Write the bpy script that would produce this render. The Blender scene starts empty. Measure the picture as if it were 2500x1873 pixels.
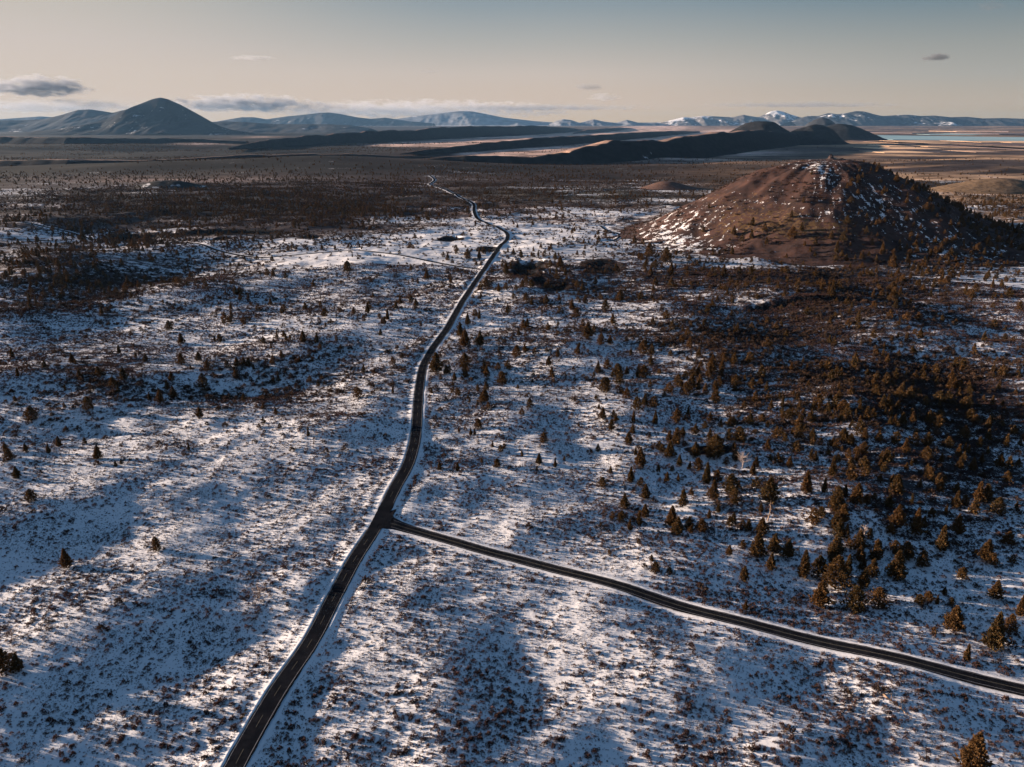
import bpy, bmesh, math, random
import numpy as np
from mathutils import Vector, Matrix

# ------------------------------------------------------------------ basics
rng = np.random.default_rng(11)
random.seed(11)
SC = bpy.context.scene
COL = SC.collection
PW, PH, F = 2500.0, 1873.0, 1925.0          # photograph size and focal length in its pixels
PITCH = math.radians(18.2)
CH = 150.0                                  # the drone's height over the plain
CP, SP = math.cos(PITCH), math.sin(PITCH)
SUN_EL, SUN_AZ = math.radians(8.0), math.radians(13.0)   # sun low on the left, a little beyond the camera's side
TOSUN = Vector((-math.cos(SUN_AZ)*math.cos(SUN_EL), math.sin(SUN_AZ)*math.cos(SUN_EL), math.sin(SUN_EL)))

def ray(px, py):
    a = (np.asarray(px, float)-PW/2)/F; b = (PH/2-np.asarray(py, float))/F
    return a, CP+b*SP, -SP+b*CP

def flat(px, py, z=0.0):
    """where the line of sight through a point of the photograph meets the level z"""
    dx, dy, dz = ray(px, py); t = (z-CH)/dz
    return dx*t, dy*t

def proj(x, y, z=0.0):
    dz = z-CH
    d = y*CP-dz*SP; d = np.where(d < 1, 1, d)
    return PW/2+F*x/d, PH/2-F*(y*SP+dz*CP)/d

def sstep(a, b, x):
    t = np.clip((x-a)/(b-a), 0, 1)
    return t*t*(3-2*t)

HAZE, SKY_S, SUN_E, SUN_C, EXPO = 6.8e-6, .004, 3.5, (1.0, .775, .60), 2.28

# ------------------------------------------------------------------ noise
_LAT = np.random.default_rng(5).random((256, 256))
def vnoise(x, y):
    xi = np.floor(x).astype(np.int64); yi = np.floor(y).astype(np.int64)
    u = x-xi; v = y-yi
    u = u*u*u*(u*(u*6-15)+10); v = v*v*v*(v*(v*6-15)+10)
    a = _LAT[xi & 255, yi & 255]; b = _LAT[(xi+1) & 255, yi & 255]
    c = _LAT[xi & 255, (yi+1) & 255]; d = _LAT[(xi+1) & 255, (yi+1) & 255]
    return (a*(1-u)+b*u)*(1-v)+(c*(1-u)+d*u)*v
def fbm(x, y, wl, oct=3, gain=.5, seed=0):
    """about -1 .. 1"""
    s = 0; amp = 1; tot = 0
    for k in range(oct):
        ca, sa = math.cos(.6*k+seed), math.sin(.6*k+seed)
        s = s+amp*(vnoise((x*ca-y*sa)/wl+17.3*seed+5.1*k, (x*sa+y*ca)/wl-9.7*seed+3.7*k)*2-1)
        tot += amp; amp *= gain; wl *= .5
    return s/tot*1.5

# ------------------------------------------------------------------ roads (photograph pixels)
MAIN = [(520,1960),(545,1917),(570.5,1873),(661,1716),(760,1549),(860,1371),(917,1285),(937,1252),(964,1204),(993.5,1150),(1004,1121),(1013,1085),
 (1017.7,1049),(1019.7,1013),(1021.9,977),(1025,940),(1032,904),(1041,877),(1057,849),(1085.6,807),(1112,766),(1136,725.5),
 (1162,685),(1184,652),(1200,628),(1220,603),(1232,591),(1239,580),(1238,571),(1225,563),(1203,552.6),(1184,542),(1168,534),
 (1160,526),(1157,514),(1157,500),(1148,493.6),(1125,481),(1101,469),(1070,457),(1054,451.7),(1048,449),(1053,446),
 (1060,441),(1059,437),(1050,432)]
SIDE = [(917,1262),(940,1274),(971,1281),(1025,1294),(1107,1318),(1188,1342),(1300,1371),(1500,1429),(1700,1488),(1900,1538),(2042,1571),
 (2100,1584),(2281,1628),(2372,1649),(2500,1677),(2640,1711),(2900,1772),(3200,1840)]
TRACK = [(60,556),(114,562),(175,565),(212,573),(285,579),(407,587),(468,593),(529,607),(590,616),(651,620),(720,618),(800,614),(881,612),
 (991,626),(1085,641),(1183,655)]
SPUR = [(1466,551),(1474,556),(1488,563),(1507,569),(1513,574),(1510,580),(1498,587),(1480,590)]

def resample(pts, step):
    P = np.array(pts, float)
    # Catmull-Rom then even steps
    out = []
    for i in range(len(P)-1):
        p0, p1, p2, p3 = P[max(i-1, 0)], P[i], P[i+1], P[min(i+2, len(P)-1)]
        for t in np.linspace(0, 1, 8, endpoint=False):
            out.append(.5*((2*p1)+(-p0+p2)*t+(2*p0-5*p1+4*p2-p3)*t*t+(-p0+3*p1-3*p2+p3)*t**3))
    out.append(P[-1]); out = np.array(out)
    L = np.concatenate([[0], np.cumsum(np.linalg.norm(np.diff(out, axis=0), axis=1))])
    n = max(int(L[-1]/step), 2)
    s = np.linspace(0, L[-1], n)
    return np.stack([np.interp(s, L, out[:, 0]), np.interp(s, L, out[:, 1])], 1)
def world_line(pts, step):
    x, y = flat([p[0] for p in pts], [p[1] for p in pts])
    return resample(np.stack([x, y], 1), step)
LINES = {'main': world_line(MAIN, 6), 'side': world_line(SIDE, 5), 'track': world_line(TRACK, 9), 'spur': world_line(SPUR, 7)}
HALF = {'main': 2.75, 'side': 2.55, 'track': 2.0, 'spur': 1.7}

JX, JY = LINES['side'][0]
def dist_line(x, y, L):
    best = np.full(x.shape, 1e9)
    for (ax, ay), (bx, by) in zip(L[:-1], L[1:]):
        vx, vy = bx-ax, by-ay
        t = np.clip(((x-ax)*vx+(y-ay)*vy)/(vx*vx+vy*vy), 0, 1)
        d = (x-ax-vx*t)**2+(y-ay-vy*t)**2
        np.minimum(best, d, out=best)
    return np.sqrt(best)
def road_gap(x, y):
    """metres from the nearest edge of a road (negative on it)"""
    sh = x.shape; x = x.ravel(); y = y.ravel()
    g = np.full(x.shape, 500.0)
    for k, L in LINES.items():
        m = (x > L[:, 0].min()-40) & (x < L[:, 0].max()+40) & (y > L[:, 1].min()-40) & (y < L[:, 1].max()+40)
        if m.any():
            g[m] = np.minimum(g[m], dist_line(x[m], y[m], L)-HALF[k])
    return g.reshape(sh)

# ------------------------------------------------------------------ the lie of the land
# gentle rolls of the plain: the far (right) side of each leans away from the low sun.  (photo x, y, half-width, half-height, steepness)
ROLLS = [(330,1570,280,120,.80),(120,1300,260,90,1.1),(560,1235,140,60,1.0),(760,1190,90,50,.9),(1185,1650,140,150,1.35),(690,1730,95,150,1.1),
 (1000,1215,75,60,1.2),(1880,1385,210,60,1.15),(2180,1260,250,90,1.1),(420,935,300,40,1.2),(100,930,160,45,1.1),(150,790,220,60,1.2),
 (1320,1020,110,45,1.1),(1375,1100,70,35,1.1),(1640,1010,160,35,1.1),(1600,1180,150,45,.9),(1850,1640,170,70,1.15),(2330,1720,170,80,1.15),
 (330,1240,230,50,.75),(450,1050,330,38,-1.1),(150,700,200,60,1.0),(180,560,200,40,.9),(2350,1130,200,80,1.2),(2150,870,220,50,1.1),(2300,780,220,50,1.2),(1750,760,180,40,1.1),(2050,720,200,35,1.1),(90,1720,170,90,1.2),(480,1420,150,70,.7),(950,1000,70,70,.7),(1180,900,110,50,.9),(1500,860,160,45,1.0),
 (1850,860,220,50,1.1),(2250,1000,260,80,1.1),(600,720,260,40,.9),(330,640,260,35,1.0),(950,690,150,35,.6),(1400,700,180,35,.7),(760,880,120,50,.9),
 (1550,1480,120,60,.7),(1420,1800,120,60,.8),(2050,1850,170,70,1.1),(1680,1300,110,50,.6),(1230,1230,110,50,-.6),(700,1060,220,35,-.8),(620,830,200,35,-.8),
 (430,1840,110,50,-.5),(520,1660,90,60,-.6),(960,1430,90,80,-.7),(1480,1330,130,50,-.7),(1500,1650,150,80,-.5)]
_R = []
for (cx, cy, rx, ry, s) in ROLLS:
    x0, y0 = flat(cx, cy); D = math.hypot(float(y0), CH)
    wx = rx*D/F*.70; wy = ry*D/F*(D/CH)*.70
    _R.append((float(x0), float(y0), wx, wy, s*.146))
PITS = [(1288,647,36,13,7),(1284,668,36,9,6),(1317,689,18,7,4),(1352,702,38,10,5),(1475,650,40,11,3),(2010,748,120,8,4),(1885,750,60,6,3),(1730,1104,55,9,2.0),(560,567,110,6,4),(330,568,60,7,4),
 (1100,583,24,5,3),(540,583,20,4,3),(760,579,24,4,3),(1190,608,22,5,2.5),(2090,1500,0,0,0)]
_P = []
for (cx, cy, rx, ry, dp) in PITS:
    if rx:
        x0, y0 = flat(cx, cy); D = math.hypot(float(y0), CH)
        _P.append((float(x0), float(y0), rx*D/F, ry*D/F*D/CH, dp))

def plainness(x, y):
    """1 where lake and fields lie dead level far off on the right, and over the far salt plain"""
    return sstep(900, 1600, x)*sstep(3600, 4300, y)+sstep(9500, 11500, y)*(1-sstep(900, 1600, x)*sstep(3600, 4300, y))

def strips(x, y):
    px, py = proj(x, y)
    return sstep(780, 980, px)*sstep(1800, 1650, px)*sstep(378, 368, py)*(y > 2000)

def macro(x, y):
    r = np.hypot(x, y)
    h = np.zeros_like(x)
    for (x0, y0, wx, wy, s) in _R:
        u = (x-x0)/wx; v = (y-y0)/wy
        m = (np.abs(u) < 4) & (np.abs(v) < 4)
        h[m] += -s*wx*u[m]*np.exp(-.5*u[m]**2-.5*v[m]**2)
    near = 1-sstep(1500, 2600, r)
    h += fbm(x, y*1.3, 130, 3, .5, 1)*1.8*near+fbm(x*.8, y*1.3, 55, 2, .5, 10)*1.0*near
    far = sstep(1700, 3500, r)*(1-plainness(x, y))*(1-.9*strips(x, y))
    h += far*(fbm(x*.55, y, 900, 3, .5, 2)*15+fbm(x*.5, y, 260, 2, .5, 3)*6)
    h += 95*sstep(15000, 30000, r)
    left = sstep(300, -900, x-y*.05)*sstep(2100, 3200, y)*(1-sstep(7500, 9500, y))
    h += left*(fbm(x*.45, y, 700, 3, .55, 7)*24)*(1-.9*strips(x, y))
    return h

def rough(x, y):
    """lumpy lava country against smooth sage flats"""
    px, py = proj(x, y)
    g = fbm(x*.6, y, 140, 2, .5, 4)*.5+.5
    base = .85+.30*sstep(1250, 1000, py)
    return base*(.5+1.2*g)

def ground_h(x, y, gap=None):
    x = np.asarray(x, float); y = np.asarray(y, float)
    sh = x.shape; x = x.ravel(); y = y.ravel()
    if gap is None:
        gap = road_gap(x, y)
    gap = np.asarray(gap).ravel()
    r = np.hypot(x, y)
    big = macro(x, y)
    nearf = 1-sstep(1800, 3000, r)
    ro = rough(x, y)
    sm = fbm(x*.7, y*1.2, 34, 3, .5, 5)*1.25*ro+fbm(x*.8, y, 7, 2, .5, 6)*.20*(.5+.6*ro)+fbm(x, y, 1.9, 2, .5, 8)*.045
    sm = sm*nearf*sstep(1.2, 9, gap)
    for (x0, y0, wx, wy, dp) in _P:
        m = (np.abs(x-x0) < wx*2) & (np.abs(y-y0) < wy*2)
        if m.any():
            w = 1+.35*fbm(x[m], y[m], max(8, wy*.5), 2, .5, 9)
            d = np.sqrt(((x[m]-x0)/wx)**2+((y[m]-y0)/wy)**2)*w
            sm[m] -= dp*(1-sstep(.72, 1.02, d))
            sm[m] += dp*.06*np.exp(-((d-1.15)/.2)**2)
    berm = .17*np.exp(-((gap-.7)/.42)**2)*(1-np.exp(-((x-JX)**2+(y-JY)**2)/90.0))*(.75+.5*vnoise(x*.6, y*.6))*(r < 1600)
    bench = -.18*np.exp(-((gap-3.2)/1.2)**2)*(r < 1600)
    return (big+sm+berm+bench).reshape(sh)

# the cinder cone: radius -> height on its left and right sides
CX, CY = 447.0, 1150.0
CL = ([0, 20, 52, 82, 121, 163, 205, 235, 262, 300, 360], [101, 101, 99, 91, 75, 53, 31, 13, 2.5, -3, -12])
CR = ([0, 26, 50, 86, 137, 203, 250, 300, 360, 420], [101, 102, 99, 83, 58, 24, 8, 1, -4, -12])
def cone_h(x, y):
    x = np.asarray(x, float); y = np.asarray(y, float)
    dx, dy = x-CX, y-CY
    r = np.hypot(dx, dy); th = np.arctan2(dy, dx)
    w = .5+.5*np.cos(th)
    rr = r*(1+.05*np.sin(3*th+1)+.03*np.sin(7*th))+r*.02*fbm(x, y, 40, 2, .5, 3)
    h = np.interp(rr, *CL)*(1-w)+np.interp(rr, *CR)*w
    gul = fbm(th*60+r*.02, r*.12, 9, 2, .5, 12)
    h = h+sstep(25, 90, r)*(1-sstep(240, 300, r))*(gul*2.2+fbm(x, y, 22, 3, .5, 13)*1.3)
    h = h+(1-sstep(30, 60, r))*fbm(x, y, 14, 2, .5, 14)*1.0
    return h
def top_h(x, y):
    x = np.asarray(x, float); y = np.asarray(y, float)
    h = ground_h(x, y)
    m = np.hypot(x-CX, y-CY) < 330
    if np.any(m):
        h = np.where(m, np.maximum(h, cone_h(x, y)), h)
    return h

def place(px, py):
    """points of the photograph -> points on the land"""
    dx, dy, dz = [np.atleast_1d(v) for v in ray(px, py)]
    tf = (0-CH)/dz
    lo = np.full(dx.shape, 100.0); hit = tf.copy()
    done = np.zeros(dx.shape, bool)
    for k in np.linspace(.45, 1.25, 90):
        t = tf*k
        b = (CH+dz*t) < top_h(dx*t, dy*t)
        new = b & ~done
        hit[new] = t[new]; done |= b
    step = tf*(.8/89)
    a = hit-step; b = hit.copy()
    for _ in range(9):
        m = (a+b)/2
        under = (CH+dz*m) < top_h(dx*m, dy*m)
        b = np.where(under, m, b); a = np.where(under, a, m)
    x, y = dx*b, dy*b
    return x, y, top_h(x, y)

def ellip(px, py, L):
    s = np.zeros_like(px)
    for (cx, cy, rx, ry, w) in L:
        d = ((px-cx)/rx)**2+((py-cy)/ry)**2
        m = d < 9
        s[m] = s[m]+w*np.exp(-d[m])
    return s
# where brush and lava break the snow (weights add up)
BRUSH = [(1950,668,320,24,.75),(1500,640,120,20,.3),(2350,1050,330,190,.95),(2150,960,330,110,.6),(1800,900,200,60,.4),(400,1000,300,60,.25),(150,880,200,60,.35),(650,900,200,60,.25),(1450,1010,250,60,.25),(1650,830,230,45,.55),(2000,790,350,60,.55),(1900,720,400,45,.5),(250,700,300,60,.55),(120,760,200,60,.38),(250,530,350,50,.45),
 (650,520,350,60,.6),(900,470,400,40,.5),(320,840,130,40,.45),(230,940,120,45,.35),(700,940,150,50,.35),(1150,860,90,35,.4),(1500,940,120,40,.3),(1750,1000,120,40,.35),(1850,1130,160,60,.35),
 (2200,1240,320,120,.75),(1330,690,120,40,.45),(620,590,200,20,.3),(80,640,150,40,.35),(1400,620,250,30,.15),(560,880,120,25,.3),(1290,560,120,30,.3),(1000,860,60,40,.2),(420,620,250,25,.3)]
TREES_D = [(2260,1190,320,130,11),(2050,1330,260,70,7),(1750,1180,170,90,4.0),(2350,900,260,80,5),(2000,1050,280,70,6),(1750,930,200,60,4),(560,505,330,30,8.5),(850,520,200,25,7),(250,560,260,40,5.5),(120,640,200,60,6),(250,700,250,45,4),(480,640,160,40,2.2),(820,560,150,35,2.0),(1750,700,230,40,5),(2150,690,300,45,5.5),(2000,760,260,45,3),
 (2300,850,250,90,3.5),(2350,1050,220,150,3.0),(1600,830,200,40,3),(1330,700,150,60,2),(1000,660,250,60,.9),(1300,520,300,40,.9),(700,760,350,60,.8),(2420,560,80,80,6),(1650,640,120,20,4),(1000,460,600,40,1.4)]

def soil_and_snow(x, y, gap):
    px, py = proj(x, y)
    r = np.hypot(x, y)
    n1 = fbm(x*.45, y, 70, 3, .5, 21); n2 = fbm(x*.4, y, 600, 3, .5, 22); n3 = fbm(x*.5, y, 16, 2, .5, 23)
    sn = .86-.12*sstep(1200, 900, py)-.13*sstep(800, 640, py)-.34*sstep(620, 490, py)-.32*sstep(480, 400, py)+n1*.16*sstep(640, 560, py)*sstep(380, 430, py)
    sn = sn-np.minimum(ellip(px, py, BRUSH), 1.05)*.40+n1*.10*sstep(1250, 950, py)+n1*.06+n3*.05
    sn += .30*np.exp(-((px-1280)/220)**2-((py-560)/40)**2)+.25*np.exp(-((px-900)/350)**2-((py-590)/35)**2)
    sn = np.where(gap < 4.5-2.3*sstep(400, 900, r), np.maximum(sn, 1.10-.20*np.clip(gap, 0, 9)), sn)
    # far salt plain under snow
    sn = np.where(py < 330, np.maximum(sn, .85*sstep(318, 311, py)*sstep(780, 900, px)*sstep(1750, 1550, px)), sn)
    # soils, then far sunlight and shade painted over them
    tan_ = np.array([.185, .112, .068]); brown = np.array([.066, .050, .052]); dark = np.array([.021, .022, .022]); red = np.array([.16, .092, .068])
    olive = np.array([.10, .09, .06])
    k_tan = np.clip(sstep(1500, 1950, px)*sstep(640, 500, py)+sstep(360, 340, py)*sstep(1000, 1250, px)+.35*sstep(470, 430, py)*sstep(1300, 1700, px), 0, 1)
    k_red = np.clip(.8*np.exp(-((px-1320)/220)**2-((py-530)/35)**2)+.5*sstep(480, 430, py)*np.exp(-((px-1150)/400)**2), 0, 1)
    k_dark = np.clip(sstep(1150, 700, px+n2*160)*sstep(470, 410, py)*.85+ellip(px, py, BRUSH)*.28*sstep(500, 700, py)+ellip(px, py, [(600,505,350,32,.8)]), 0, .95)
    k_ol = .6*np.exp(-((px-1400)/350)**2-((py-475)/22)**2)
    C = brown[None]*np.ones((x.size, 1))
    for col, k in ((red, k_red), (olive, k_ol), (tan_, k_tan), (dark, k_dark)):
        k = k[:, None]; C = C*(1-k)+col[None]*k
    C = C*(1-.5*sstep(470, 410, py)*sstep(1900, 1300, px))[:, None]  # far soil darkened in place of shade from the relief
    sun_tint = np.zeros_like(x)  # pale strips: sunlight between the scarps painted into the soil colour
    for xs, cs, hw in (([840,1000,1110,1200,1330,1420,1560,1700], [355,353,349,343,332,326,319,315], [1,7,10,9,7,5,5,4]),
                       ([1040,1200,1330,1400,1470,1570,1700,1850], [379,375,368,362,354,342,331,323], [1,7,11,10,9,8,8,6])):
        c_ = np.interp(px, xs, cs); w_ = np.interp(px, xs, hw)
        sun_tint = np.maximum(sun_tint, (1-sstep(.75, 1.25, np.abs(py-c_)/w_))*sstep(xs[0], xs[0]+120, px)*sstep(xs[-1]+30, xs[-1]-60, px))
    sun_tint = sun_tint*np.clip(.78+.35*n1+.2*n2, .25, 1)
    sun_tint = np.clip(sun_tint+ellip(px, py, [(490,352,70,5,.9),(640,337,60,3,.7),(1500,371,160,4,.0),(1850,373,200,7,.9),(1640,392,250,5,.6),(1050,392,200,6,.35),(380,437,300,8,.25),(1750,322,100,5,.5)]), 0, 1)
    C = C*(1-sun_tint[:, None])+np.array([.66, .45, .36])[None]*sun_tint[:, None]
    kr = (sstep(1750, 2050, px)*sstep(600, 500, py)*.85)[:, None]
    C = C*(1-kr)+np.array([.052, .040, .042])[None]*kr
    n4 = fbm(x*.30, y, 170, 3, .55, 24)
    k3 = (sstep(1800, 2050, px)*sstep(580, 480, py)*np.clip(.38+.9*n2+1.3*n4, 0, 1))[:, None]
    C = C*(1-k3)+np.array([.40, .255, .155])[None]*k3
    streak = np.clip(.5+1.1*n2+.35*n1, 0, 1)*sstep(560, 480, py)  # lit and shaded streaks of the far plain, put into the soil colour
    C = C*(1-.80*streak[:, None]*(1-.6*plainness(x, y)[:, None])*(1-np.maximum(sun_tint[:, None], k3)))
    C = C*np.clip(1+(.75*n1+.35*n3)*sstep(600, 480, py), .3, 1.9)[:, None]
    lava = np.zeros_like(x)
    for (x0, y0, wx, wy, dp) in _P:
        m = (np.abs(x-x0) < wx*2) & (np.abs(y-y0) < wy*2)
        if m.any():
            d = np.sqrt(((x[m]-x0)/wx)**2+((y[m]-y0)/wy)**2)
            lava[m] = np.maximum(lava[m], 1-sstep(1.05, 1.45, d+.25*n3[m]))
    C = C*(1-lava[:, None])+np.array([.012, .011, .012])[None]*lava[:, None]
    sn = sn-lava*1.2
    return C, np.clip(sn, -.3, 1.3)

# ------------------------------------------------------------------ materials
def new_mat(name):
    m = bpy.data.materials.new(name); m.use_nodes = True
    nt = m.node_tree; nt.nodes.clear()
    return m, nt
class NB:
    """short-hand for building node trees"""
    def __init__(s, nt): s.nt = nt
    def n(s, t, **kw):
        nd = s.nt.nodes.new(t)
        ins = kw.pop('ins', {})
        for k, v in kw.items(): setattr(nd, k, v)
        for k, v in ins.items(): s.put(nd.inputs[k], v)
        return nd
    def put(s, sock, v):
        if hasattr(v, 'is_output'): s.nt.links.new(v, sock)
        elif isinstance(v, (tuple, list)) and len(v) == 3 and sock.type == 'RGBA': sock.default_value = (*v, 1)
        else: sock.default_value = v
    def math(s, op, a, b=0.0, c=0.0, clamp=False):
        nd = s.n('ShaderNodeMath', operation=op, use_clamp=clamp)
        for i, v in enumerate((a, b, c)): s.put(nd.inputs[i], v)
        return nd.outputs[0]
    def noise(s, vec, scale, detail=2, rough=.5):
        nd = s.n('ShaderNodeTexNoise', ins={'Vector': vec, 'Scale': scale, 'Detail': detail, 'Roughness': rough})
        return nd.outputs['Fac']
    def mix(s, f, a, b, mode='MIX'):
        nd = s.n('ShaderNodeMix', data_type='RGBA', blend_type=mode)
        s.put(nd.inputs[0], f); s.put(nd.inputs[6], a); s.put(nd.inputs[7], b)
        return nd.outputs[2]
    def ramp(s, f, lo, hi, smooth=True):
        nd = s.n('ShaderNodeMapRange', interpolation_type='SMOOTHSTEP' if smooth else 'LINEAR')
        s.put(nd.inputs[0], f); nd.inputs[1].default_value = lo; nd.inputs[2].default_value = hi
        return nd.outputs[0]
    def scale(s, vec, v):
        nd = s.n('ShaderNodeVectorMath', operation='MULTIPLY'); s.put(nd.inputs[0], vec); nd.inputs[1].default_value = v
        return nd.outputs[0]
    def out(s, col, rough=.9, spec=.1, bump=None, bstr=.3, bdist=.1, **kw):
        p = s.n('ShaderNodeBsdfPrincipled', ins={'Roughness': rough, 'Specular IOR Level': spec})
        s.put(p.inputs['Base Color'], col)
        if bump is not None:
            b = s.n('ShaderNodeBump', ins={'Height': bump, 'Strength': bstr, 'Distance': bdist})
            s.nt.links.new(b.outputs[0], p.inputs['Normal'])
        for k, v in kw.items(): s.put(p.inputs[k.replace('_', ' ')], v)
        o = s.n('ShaderNodeOutputMaterial')
        s.nt.links.new(p.outputs[0], o.inputs[0])
        return p
SNOW = (.69, .685, .70)

def mat_ground():
    m, nt = new_mat('snowy_ground'); b = NB(nt)
    pos = b.n('ShaderNodeNewGeometry').outputs['Position']
    soil = b.n('ShaderNodeAttribute', attribute_name='soil').outputs['Color']
    snow = b.n('ShaderNodeAttribute', attribute_name='snow').outputs['Fac']
    st = b.scale(pos, (.6, 1., 1.))
    a = b.noise(st, .16, 4, .6); c = b.noise(pos, 1.1, 3, .6)
    t = b.math('ADD', b.math('MULTIPLY', b.math('SUBTRACT', a, .5), 1.5), b.math('MULTIPLY', b.math('SUBTRACT', c, .5), .9))
    s = b.math('ADD', snow, t)
    k = b.ramp(s, .40, .56)
    v = b.noise(pos, .5, 3, .6)
    so = b.mix(1.0, soil, b.n('ShaderNodeCombineColor', ins={0: b.math('MULTIPLY_ADD', v, 1.3, .35), 1: b.math('MULTIPLY_ADD', v, 1.3, .35), 2: b.math('MULTIPLY_ADD', v, 1.3, .35)}).outputs[0], 'MULTIPLY')
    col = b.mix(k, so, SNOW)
    b.out(col, .9, .08, bump=b.math('ADD', c, b.math('MULTIPLY', a, 1.5)), bstr=.5, bdist=.10)
    return m

def mat_cone():
    m, nt = new_mat('cinder_slope'); b = NB(nt)
    pos = b.n('ShaderNodeNewGeometry').outputs['Position']
    snow = b.n('ShaderNodeAttribute', attribute_name='snow').outputs['Fac']
    grass = b.n('ShaderNodeAttribute', attribute_name='grass').outputs['Fac']
    flow = b.n('ShaderNodeAttribute', attribute_name='flow').outputs['Vector']
    tp = b.n('ShaderNodeAttribute', attribute_name='top').outputs['Fac']
    a1 = b.noise(flow, 1.0, 4, .6); a2 = b.noise(pos, .15, 4, .6)
    a = b.math('ADD', b.math('MULTIPLY', a2, tp), b.math('MULTIPLY', a1, b.math('SUBTRACT', 1.0, tp))); c = b.noise(pos, .45, 3, .6); g = b.noise(pos, .22, 4, .65)
    s = b.math('ADD', snow, b.math('ADD', b.math('MULTIPLY', b.math('SUBTRACT', a, .5), 1.7), b.math('MULTIPLY', b.math('SUBTRACT', c, .5), .8)))
    k = b.ramp(s, .50, .58)
    base = b.mix(b.ramp(b.noise(pos, .05, 4, .6), .35, .65), (.036, .024, .0225), (.070, .039, .032))
    gr = b.ramp(b.math('ADD', grass, b.math('MULTIPLY', b.math('SUBTRACT', g, .5), 2.2)), .45, .65)
    base = b.mix(gr, base, (.105, .064, .032))
    col = b.mix(k, base, SNOW)
    b.out(col, .95, .05, bump=b.math('ADD', c, g), bstr=.6, bdist=.5)
    return m

def mat_far(name, base, snowy, scale, base2=None):
    """mountain sides: dark timber broken by snow"""
    m, nt = new_mat(name); b = NB(nt)
    pos = b.n('ShaderNodeNewGeometry').outputs['Position']
    q = b.scale(pos, (1, 1, 1.6))
    a = b.noise(q, scale, 5, .62); c = b.noise(q, scale*7, 4, .6)
    s = b.math('ADD', b.math('MULTIPLY', a, 1.0), b.math('MULTIPLY', b.math('SUBTRACT', c, .5), .6))
    att = b.n('ShaderNodeAttribute', attribute_name='snow').outputs['Fac']
    k = b.ramp(b.math('ADD', b.math('ADD', s, att), snowy-.5), .5, .62)
    col = b.mix(k, b.mix(b.ramp(c, .35, .65), base, base2 or tuple(v*1.7 for v in base)), (.74, .74, .76))
    b.out(col, .95, .05)
    return m

def mat_asphalt():
    m, nt = new_mat('asphalt'); b = NB(nt)
    pos = b.n('ShaderNodeNewGeometry').outputs['Position']
    a = b.noise(pos, .25, 4, .6); c = b.noise(pos, 6.0, 3, .6)
    col = b.mix(b.ramp(b.math('ADD', a, b.math('MULTIPLY', b.math('SUBTRACT', c, .5), .5)), .35, .7), (.008, .009, .012), (.017, .017, .020))
    b.out(col, 1.0, .0, bump=c, bstr=.2, bdist=.02)
    return m
def mat_plain(name, col, rough=.9, var=.35, scale=.4, spec=.1):
    m, nt = new_mat(name); b = NB(nt)
    pos = b.n('ShaderNodeNewGeometry').outputs['Position']
    a = b.noise(pos, scale, 4, .6)
    c = b.mix(b.ramp(a, .3, .7), tuple(v*(1-var) for v in col), tuple(v*(1+var) for v in col))
    b.out(c, rough, spec)
    return m
def mat_leaf(name, c0, c1, c2, transl=.15):
    """foliage: the tint differs from plant to plant and from spray to spray"""
    m, nt = new_mat(name); b = NB(nt)
    rnd = b.n('ShaderNodeObjectInfo').outputs['Random']
    pos = b.n('ShaderNodeNewGeometry').outputs['Position']
    tex = b.noise(pos, 1.3, 3, .6)
    col = b.mix(rnd, c0, c1)
    col = b.mix(b.ramp(tex, .42, .68), col, c2)
    d = b.n('ShaderNodeBsdfDiffuse', ins={'Color': col}); t = b.n('ShaderNodeBsdfTranslucent', ins={'Color': col})
    mx = b.n('ShaderNodeMixShader', ins={0: transl, 1: d.outputs[0], 2: t.outputs[0]})
    o = b.n('ShaderNodeOutputMaterial'); nt.links.new(mx.outputs[0], o.inputs[0])
    return m
M = {}
M['ground'] = mat_ground(); M['cone'] = mat_cone(); M['asphalt'] = mat_asphalt()
M['yellow'] = mat_plain('yellow_road_paint', (.12, .108, .085), .7, .3, 1.5)
M['white'] = mat_plain('white_road_paint', (.26, .26, .27), .7, .3, 1.5)
M['bark'] = mat_plain('bark', (.085, .055, .04), .95, .4, 2.)
M['dead'] = mat_plain('weathered_wood', (.26, .18, .13), .9, .3, 2.)
M['pale'] = mat_plain('pale_twigs', (.30, .24, .21), .9, .3, 2.)
M['rock'] = mat_plain('lava_rock', (.055, .037, .033), .9, .5, .3)
M['juniper'] = mat_leaf('juniper_foliage', (.064, .049, .024), (.120, .065, .029), (.150, .080, .032))
M['sage'] = mat_leaf('sagebrush_twigs', (.070, .044, .040), (.108, .058, .048), (.048, .036, .037))
M['brush'] = mat_leaf('brush_twigs', (.050, .034, .026), (.080, .047, .030), (.034, .027, .024))
M['tuft'] = mat_leaf('dry_grass', (.055, .040, .036), (.080, .055, .044), (.035, .030, .032))

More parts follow.
